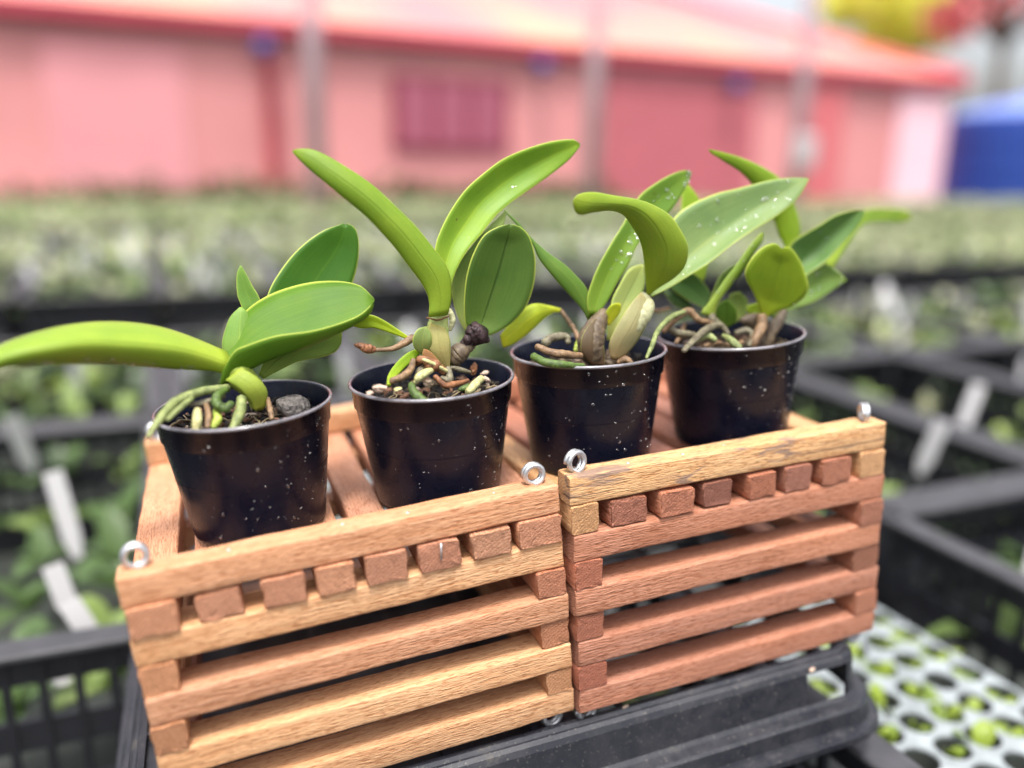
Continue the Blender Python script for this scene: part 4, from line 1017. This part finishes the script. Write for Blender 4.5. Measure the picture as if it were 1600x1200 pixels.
# white tags: a flat stake with a slight bend
def tag_mesh():
    b = MB()
    V = []
    for k in range(9):
        z = .009*k; y = 12*(z/1.0)**2*.012; w = .0075 if k > 1 else .0035+.002*k
        V += [(-w, y-.0004, z), (w, y-.0004, z), (w, y+.0004, z), (-w, y+.0004, z)]
    F = [(4*k+a, 4*k+(a+1) % 4, 4*k+4+(a+1) % 4, 4*k+4+a) for k in range(8) for a in range(4)]+[(3, 2, 1, 0), (32, 33, 34, 35)]
    b.add(V, F)
    return proto_mesh('plant_tag', b, WHT, False)
TM = tag_mesh()
def stake(u0, v0, u1, v1, Y, wd=1.0, lab='white plant tag stuck among the seedlings left of the baskets', dy=0):
    a = at(u0, v0, Y); c = at(u1, v1, Y-dy); d = (a-c); ln = d.length
    zz_ = d.normalized(); yy_ = (CAM-c); yy_ = -(yy_-zz_*yy_.dot(zz_)).normalized(); xx_ = yy_.cross(zz_); Mq = Matrix((xx_, yy_, zz_)).transposed(); o = add('plant_tag', TM, None, c, Mq.to_euler(), (wd, 1, ln/.072), label=lab, cat='label', group='white plant tags left of the baskets')
    return o
stake(82, 738, 122, 872, .50, 1.1, 'longest white plant tag leaning over seedlings in the crate left of the baskets', 0)
stake(82, 884, 112, 962, .37, 1.05, 'white plant tag in the left crate, just above another tag', 0)
stake(108, 942, 152, 1008, .33, 1.05, 'white plant tag lying lowest-right in the left crate', 0)
stake(66, 1036, 112, 1060, .335, 1.3, 'short white plant tag lying just inside the left crate rim', .0)
rt = random.Random(5)
cnt = 0
for far, px, py, kind, scl, rz, s, iy in cand:
    if cnt > 120: break
    if rt.random() < (.16 if far < 1.6 else .14) and not (-.25 < px < .24 and py < .33) and not (px < -.1 and far < .9):
        cnt += 1
        add('plant_tag', TM, None, (px+rt.uniform(-.03, .03), py+rt.uniform(-.03, .03), zc_-.035), (rt.uniform(-.35, .35), rt.uniform(-.3, .3), rt.uniform(-.8, .4)), (1.2, 1, rt.uniform(.8, 1.2)),
            label='white plant tag standing in a blurred seedling crate behind the baskets', cat='label', group='white plant tags in the far crates')

# foam raft trays with holes, seedlings in the holes
def foam_mesh(nx, ny, p=.031, r=.0130, h=.028):
    b = MB(); n = 16
    for i in range(nx):
        for j in range(ny):
            cx, cy = (i-(nx-1)/2)*p, (j-(ny-1)/2)*p; V = []; F = []
            for k in range(n):
                a = 2*math.pi*k/n+math.pi/4; ca, sa = math.cos(a), math.sin(a); m = max(abs(ca), abs(sa))
                V.append((cx+ca/m*p/2, cy+sa/m*p/2, 0))
            for k in range(n):
                a = 2*math.pi*k/n+math.pi/4; V.append((cx+r*math.cos(a), cy+r*math.sin(a), 0))
            for k in range(n):
                a = 2*math.pi*k/n+math.pi/4; V.append((cx+r*.98*math.cos(a), cy+r*.98*math.sin(a), -.0015))
            for k in range(n):
                a = 2*math.pi*k/n+math.pi/4; V.append((cx+r*.75*math.cos(a), cy+r*.75*math.sin(a), -h*.8))
            for k in range(n):
                k2 = (k+1) % n
                for q in range(2): F.append((q*n+k, q*n+k2, (q+1)*n+k2, (q+1)*n+k))
            b.add(V, F, 0)
            V2 = V[2*n:]; F2 = [(k, (k+1) % n, n+(k+1) % n, n+k) for k in range(n)]+[tuple(n+k for k in range(n))]
            b.add(V2, F2, 1)
    X, Y = nx*p/2, ny*p/2
    b.add([(-X, -Y, 0), (X, -Y, 0), (X, Y, 0), (-X, Y, 0), (-X, -Y, -h), (X, -Y, -h), (X, Y, -h), (-X, Y, -h)], [(0, 4, 5, 1), (1, 5, 6, 2), (2, 6, 7, 3), (3, 7, 4, 0), (4, 7, 6, 5)])
    return proto_mesh('foam_tray', b, [FOAM, CUP], False)
FMS = {6: foam_mesh(6, 18), 7: foam_mesh(7, 15), 9: foam_mesh(9, 14)}; FN = 0
FTZ = -.115
sd = random.Random(9)
for (x, y, z, rz, lab, nx, ny) in ((.335, -.035, FTZ, .03, 'white foam plug tray full of round holes, right of and below the baskets', 6, 18),
                           (.062, -.02, FTZ+.01, .03, 'white foam plug tray inside the crate under the overturned tray', 7, 15),
                           (-.02, .56, FTZ+.006, .03, 'white foam plug tray lying behind the wooden baskets', 9, 14)):
    add('foam_tray', FMS[nx], None, (x, y, z), (0, 0, rz), 1, label=lab, cat='tray')
    for i in range(nx):
        for j in range(ny):
            if sd.random() < .06: continue
            p = Matrix.Rotation(rz, 3, 'Z') @ Vector(((i-(nx-1)/2)*.031, (j-(ny-1)/2)*.031, 0))+Vector((x, y, z-.012))
            if not vis(p, 10): continue
            if nx == 9 and sd.random() < .5: continue
            FN += 1
            add('moss_seedling', SEED[(13 if sd.random() < .7 else 11, sd.randrange(4))][1], None, p, (0, 0, sd.uniform(0, 6.28)), sd.uniform(.65, 1.2),
                label='tiny yellow-green seedling sprouting from a hole of the white foam tray', cat='seedling', group='tiny seedlings in the foam tray holes')
# supporting crate under the overturned tray (dark void below its flange)
crate(.062, -.02, -.064, .03, 'black open crate under the overturned tray at the bottom edge of the photo', None)

# bench and ground
GR = simple('gravel_ground', (.11, .11, .105, 1), .9, nscale=6, namp=.4, bmp=.4)
BEN = simple('dark_bench_mesh', (.035, .035, .035, 1), .7, nscale=20, namp=.5)
b = MB(); b.add([(-60, -40, -1.0), (90, -40, -1.0), (90, 120, -1.0), (-60, 120, -1.0)], [(0, 1, 2, 3)])
tag(b.build('ground', GR, smooth=False), kind='structure')
for i, (x0, x1, y0, y1) in enumerate(((-2.6, 3.4, -1.2, 1.46), (-4, 6.5, 1.98, 3.85), (-5, 10, 4.3, 6.9))):
    bt = empty('plant_bench', (x0, y0, -1.0), (0, 0, 0), ('dark bench in front, carrying the baskets, trays and nearest crates', 'dark plant bench in the middle distance behind the first one', 'dark plant bench farthest back, before the pink building')[i], 'bench', 'dark plant benches one behind the other')
    MB().box((x0, y0, -.262), (x1, y1, -.2335)).build('bench_top', BEN, bt, smooth=False)
    for lx in (x0+.2, (x0+x1)/2, x1-.2):
        for ly in (y0+.2, (y0+y1)/2, y1-.2): MB().box((lx-.03, ly-.03, -1.0), (lx+.03, ly+.03, -.262)).build('leg', BEN, bt, smooth=False)

# ------------------------------------------------------------------ pink building behind
def fwd_pt(u, v, dep):
    d = ray(u, v); p = CAM+d*dep; return Vector((p.x, p.y, 0))
WP0 = fwd_pt(0, 150, 9.4); WP1 = fwd_pt(1476, 200, 15.9); WD = (WP1-WP0).normalized(); WN = Vector((WD.y, -WD.x, 0))
def onwall(u, v):           # where the photographed line of sight meets the facade: metres along it, height
    d = ray(u, v); t = (WP0-CAM).dot(WN)/d.dot(WN); p = CAM+d*t; return (p-WP0).dot(WD), p.z
PINK = simple('pink_render', lin(219, 146, 145), .85, nscale=.5, namp=.2)
PINK2 = simple('pale_pink_render', lin(240, 196, 206), .85, nscale=2, namp=.08)
ROSE = simple('rose_shutter', lin(192, 104, 112), .7, nscale=3, namp=.12)
REDF = simple('red_fascia', lin(176, 56, 76), .6, nscale=2, namp=.15)
MARO = simple('maroon_frame', lin(128, 40, 60), .5)
MARP = simple('dusty_pane', lin(160, 88, 106), .25)
ROOF = simple('salmon_roof_tiles', lin(218, 130, 140), .6, nscale=.3, col2=lin(230, 164, 140))
ROOF2 = simple('pink_roof_edge', lin(226, 110, 120), .6, nscale=1, namp=.15)
BLUEL = simple('blue_lamp_shade', lin(46, 60, 130), .4)
bld = empty('pink_building', WP0+Vector((0, 0, -1.0)), (0, 0, math.atan2(WD.y, WD.x)), 'long pink single-storey building with a red fascia and salmon roof', 'building')
ZE = 1.74; LN = (WP1-WP0).length
MW = Matrix.Translation(WP0) @ Matrix.Rotation(math.atan2(WD.y, WD.x), 4, 'Z')     # x along facade, y away from the camera
def wb(name, a, b_, mat, parent=bld, bev=0): return MB().box(a, b_, MW, bev=bev).build(name, mat, parent, smooth=False)
def wspan(u0, v0, u1, v1):
    s0, z1 = onwall(u0, v0); s1, z0 = onwall(u1, v1); _, zb = onwall(u0, v1); return s0, s1, (z0+zb)/2, (z1+onwall(u1, v0)[1])/2
wb('wall', (-3, 0, -1.0), (LN, 8.8, ZE), PINK)
# roof: hipped, eave overhanging
ov = .15
E0 = (-3.4, -ov); E1 = (LN+.25, -ov); zr = ZE+.12
rv = [(E0[0], -ov, zr), (E1[0], -ov, zr), (E1[0], 9.0, zr), (E0[0], 9.0, zr), (E1[0]-4.8, 4.6, zr+1.95), (E0[0], 4.6, zr+1.95)]
b = MB(); rows = 18
def quad_strip(A, B, Cc, D, n, i=0):   # tiles as shallow stepped courses
    A, B, Cc, D = map(Vector, (A, B, Cc, D))
    for k in range(n):
        t0, t1 = k/n, (k+1)/n
        a, b0 = A.lerp(D, t0), B.lerp(Cc, t0); c0, d0 = B.lerp(Cc, t1), A.lerp(D, t1); up_ = Vector((0, 0, .03))
        b.add([MW @ v for v in (a+up_, b0+up_, c0, d0, a, b0)], [(0, 1, 2, 3), (4, 5, 1, 0)], i)
quad_strip(rv[0], rv[1], rv[4], rv[5], rows); quad_strip(rv[1], rv[2], rv[4], rv[4], rows); quad_strip(rv[2], rv[3], rv[5], rv[4], rows)
b.add([MW @ Vector(v) for v in rv[:4]], [(0, 3, 2, 1)])
b.build('roof', ROOF, bld, smooth=False)
wb('fascia', (E0[0], -ov-.04, ZE-.02), (E1[0], -ov-.002, zr+.03), REDF)
wb('fascia', (E1[0]+.002, -ov-.04, ZE-.02), (E1[0]+.04, 7.4, zr+.03), REDF)
MB().tube([MW @ Vector(v) for v in ((E1[0], -ov, zr+.06), (E1[0]-4.8, 4.6, zr+2.01))], .09, 8).build('hip_ridge', ROOF2, bld)
wb('soffit', (E0[0], -ov+.001, ZE+.0), (E1[0], -.002, ZE+.06), REDF)
# window with panes
s0, s1, z0, z1 = wspan(610, 122, 792, 236)
w_ = wb('window', (s0, -.05, z0), (s1, -.004, z1), MARO)
for k in range(3):
    a = s0+.07+(s1-s0-.14)*k/3; MB().box((a+.05, -.056, z0+.07), (a+(s1-s0-.14)/3-.05, -.051, z1-.07), MW).build('pane', MARP, w_, smooth=False)
s0, s1, z0, z1 = wspan(945, 128, 1170, 296); wb('shutter', (s0, -.04, -1.0), (s1, -.004, ZE-.16), ROSE)
b = MB()
for k in range(14): b.box((s0+.03, -.052, -.95+k*.18), (s1-.03, -.041, -.95+k*.18+.13), MW)
b.build('shutter_slats', ROSE, bld, smooth=False)
s0, s1, z0, z1 = wspan(1262, 150, 1300, 300); wb('pilaster', (s0, -.09, -1.0), (s1, -.004, ZE-.16), simple('red_paint', lin(200, 104, 108), .7))
s0, s1, z0, z1 = wspan(1405, 170, 1492, 300); wb('end_panel', (s0, -.05, -1.0), (LN-.01, -.004, ZE-.16), PINK2)
s0, s1, z0, z1 = wspan(410, 100, 436, 290); wb('pilaster', (s0, -.12, -1.0), (s1, -.004, ZE-.16), simple('dark_red_paint', lin(164, 52, 64), .6))
s0, s1, z0, z1 = wspan(60, 70, 300, 290); wb('door', (s0, -.03, -1.0), (s1, -.004, z1), simple('faded_pink_door', lin(220, 148, 152), .8, nscale=1.5, namp=.08))
for (u, v, r) in ((405, 78, .13), (833, 106, .13), (1133, 136, .13)):
    s, z = onwall(u, v); l_ = empty('wall_lamp', MW @ Vector((s, -.1, z-.1)), (0, 0, 0), {405: 'blue round lamp under the red fascia, leftmost of three', 833: 'blue round lamp on the pink wall right of the window', 1133: 'blue round lamp above the rose shutter, rightmost of three'}[u], 'lamp', 'blue wall lamps under the eave')
    c = MW @ Vector((s, -.30, z)); MB().ball(c, r, (1, 1, .85), None, 16, 12).build('lamp_shade', BLUEL, l_)
    MB().tube([MW @ Vector((s, 0, z+.05)), MW @ Vector((s, -.30, z+.05))], .03, 8).build('bracket', MARO, l_)
# hedge strip at the foot of the wall, left
HEDGE = seed_mat('hedge_leaves', lin(40, 62, 30)[:3], lin(74, 98, 48)[:3])
def leaf_cloud(centers, n, size, seed):
    rnd = random.Random(seed); b = MB()
    for k in range(n):
        c, r = rnd.choice(centers); d = Vector((rnd.gauss(0, 1), rnd.gauss(0, 1), rnd.gauss(0, 1))).normalized()*r[0]*rnd.random()**.45
        p = Vector(c)+Vector((d.x, d.y, d.z*r[1])); M_ = Euler((rnd.uniform(0, 3.1), rnd.uniform(0, 3.1), rnd.uniform(0, 3.1))).to_matrix(); s = size*rnd.uniform(.6, 1.3)
        b.add([p+M_ @ Vector(v) for v in ((-s, 0, 0), (0, -s*.45, s*.1), (s, 0, 0), (0, s*.45, s*.1))], [(0, 1, 2, 3)])
    return b
hc = []
for k in range(34):
    s = onwall(10, 285)[0]+k*.22; hc.append((MW @ Vector((s, -.9+random.uniform(-.1, .1), -.40+random.uniform(-.08, .08))), (.42, 1.0)))
he = empty('clipped_hedge', MW @ Vector((2, -.9, -1.0)), (0, 0, 0), 'low dark green hedge at the foot of the pink wall', 'hedge')
leaf_cloud(hc, 6500, .07, 3).build('foliage', HEDGE, he)
MB().box((0.2, -.95, -1.0), (9.5, -.85, -.6), MW).build('stem', simple('twig_brown', (.08, .05, .03, 1), .9), he, smooth=False)

# shade house posts
GAL = simple('galvanised_post', lin(196, 170, 176), .5, .3, nscale=4, namp=.2)
for u, dist, lab in ((495, 6.2, 'grey vertical post in front of the wall, left of the maroon window'), (925, 7.0, 'grey vertical post in front of the wall, right of the maroon window'), (1245, 7.6, 'grey vertical post nearest the right end of the pink building')):
    d = ray(u, 250); d2 = Vector((d.x, d.y, 0)).normalized(); p = CAM+d2*dist
    e = empty('shade_post', (p.x, p.y, -1.0), (0, 0, 0), lab, 'post', 'grey shade-house posts')
    MB().tube([(p.x, p.y, -1.0), (p.x, p.y, 3.4)], .062, 14).build('post', GAL, e)
    MB().box((p.x-.1, p.y-.1, -1.0), (p.x+.1, p.y+.1, -.97)).build('base_plate', GAL, e, smooth=False)
    if u == 1245:
        zc = CAM.z+dist*.012
        b = MB().box((-.10, -.05, -.13), (.10, .05, .13), Matrix.Translation((p.x-.02, p.y-.1, zc+.02)), bev=.02).build('switch_box', simple('grey_box_paint', lin(176, 168, 170), .6), e, smooth=False)

# blue water tank right of the building
d = ray(1632, 250); d2 = Vector((d.x, d.y, 0)).normalized(); p = CAM+d2*13.0; rT = 1.15
BLUE = simple('blue_tank_plastic', lin(34, 66, 150), .42, nscale=1.5, namp=.15)
tk = empty('water_tank', (p.x, p.y, -1.0), (0, 0, 0), 'big deep-blue cylindrical water tank right of the pink building', 'tank')
prof = [(0, 0)]+[(rT, 0)]
for k in range(7): prof += [(rT, .05+k*.26), (rT*1.012, .12+k*.26), (rT*1.012, .2+k*.26), (rT, .25+k*.26)]
b = MB().lathe(prof+[(rT, 1.88), (rT*.98, 1.93)], (p.x, p.y, -1.0), 48).build('tank_body', BLUE, tk)
MB().lathe([(rT*.98, 1.93), (rT*.90, 2.0), (rT*.6, 2.10), (rT*.3, 2.15), (rT*.3, 2.2), (0, 2.22)], (p.x, p.y, -1.0), 48).build('tank_lid', simple('pale_blue_lid', lin(120, 140, 200), .4), tk)

# trees behind on the right
BRK = simple('bark', (.10, .075, .055, 1), .9, nscale=8, namp=.5, bmp=.6)
def tree(px_u, dist, top_v, base_z, crown, n, size, mat, lab, seed, trunk_r=.16):
    d = ray(px_u, 250); d2 = Vector((d.x, d.y, 0)).normalized(); p = CAM+d2*dist
    e = empty('broadleaf_tree', (p.x, p.y, -1.0), (0, 0, 0), lab, 'tree', None)
    rnd = random.Random(seed); cs = []
    right = Vector((d2.y, -d2.x, 0))
    for (du, dv, r) in crown:      # crown lumps by direction (sideways, up) in metres from the trunk axis
        cs.append((Vector((p.x, p.y, 0))+right*du+d2*rnd.uniform(-r, r)+Vector((0, 0, dv)), (r, .8)))
    hub = Vector((p.x, p.y, crown[0][1]-1.2)); b = MB()
    b.tube([(p.x, p.y, -1.0), (p.x+.05, p.y, .3), tuple(hub)], [trunk_r, trunk_r*.8, trunk_r*.6], 10)
    for c, r in cs: b.tube([tuple(hub), tuple(hub.lerp(c, .5)+Vector((0, 0, .1))), tuple(c)], [trunk_r*.45, trunk_r*.3, trunk_r*.12], 7)
    b.build('trunk', BRK, e); leaf_cloud(cs, n, size, seed).build('crown', mat, e)
YG = seed_mat('sunlit_yellow_green_leaves', lin(224, 230, 90)[:3], lin(252, 254, 150)[:3], .6)
RD = seed_mat('reddish_leaves', lin(170, 70, 80)[:3], lin(226, 150, 150)[:3], .4)
tree(1352, 24, 0, -1, [(0, 4.5, 1.1), (-.8, 4.3, .8), (.8, 4.2, .9), (.3, 3.4, .9), (1.0, 3.5, .7), (-.3, 5.4, .9), (.9, 5.4, .8), (.1, 6.2, .9)], 4600, .18, YG, 'bright yellow-green tree rising behind the right end of the roof', 21)
tree(1540, 20, 0, -1, [(0, 3.8, 1.2), (-1.4, 4.4, .9), (1.2, 3.6, 1.2), (.4, 4.9, 1.2), (-.9, 3.1, .6), (1.8, 4.8, 1.2), (-.9, 5.4, .9)], 900, .20, RD, 'tree with sparse reddish leaves above the blue water tank', 22)

# ------------------------------------------------------------------ light
w = bpy.data.worlds.new('World'); sc.world = w; w.use_nodes = True; nt = w.node_tree
sky = nt.nodes.new('ShaderNodeTexSky'); sky.sky_type = 'NISHITA'; sky.sun_disc = False
EL, AZ = 70, 205       # azimuth: the sun stands behind-left of the camera
sky.sun_elevation = R_(EL); sky.sun_rotation = R_(AZ); sky.air_density = 1.0; sky.dust_density = 6; sky.ozone_density = 1
hs = nt.nodes.new('ShaderNodeHueSaturation'); hs.inputs['Saturation'].default_value = .35; hs.inputs['Value'].default_value = 1.9; nt.links.new(sky.outputs[0], hs.inputs['Color'])
bg = nt.nodes['Background']; bg.inputs[1].default_value = .125; nt.links.new(hs.outputs[0], bg.inputs[0])
sun = bpy.data.lights.new('sun', 'SUN'); sun.energy = 2.3; sun.angle = R_(10); sun.color = (1, .96, .90)
so = bpy.data.objects.new('sun', sun); C.objects.link(so)
sdir = Vector((math.sin(R_(AZ))*math.cos(R_(EL)), math.cos(R_(AZ))*math.cos(R_(EL)), math.sin(R_(EL))))
so.rotation_euler = sdir.to_track_quat('Z', 'Y').to_euler(); so.location = (0, 0, 5)
sc.view_settings.view_transform = 'Standard'; sc.view_settings.look = 'None'; sc.view_settings.exposure = .54; sc.view_settings.gamma = 1
sc.cycles.use_denoising = True
sc.cycles.max_bounces = 8; sc.cycles.diffuse_bounces = 4; sc.cycles.transmission_bounces = 6; sc.cycles.caustics_reflective = False; sc.cycles.caustics_refractive = False
sc.cycles.sample_clamp_indirect = 6
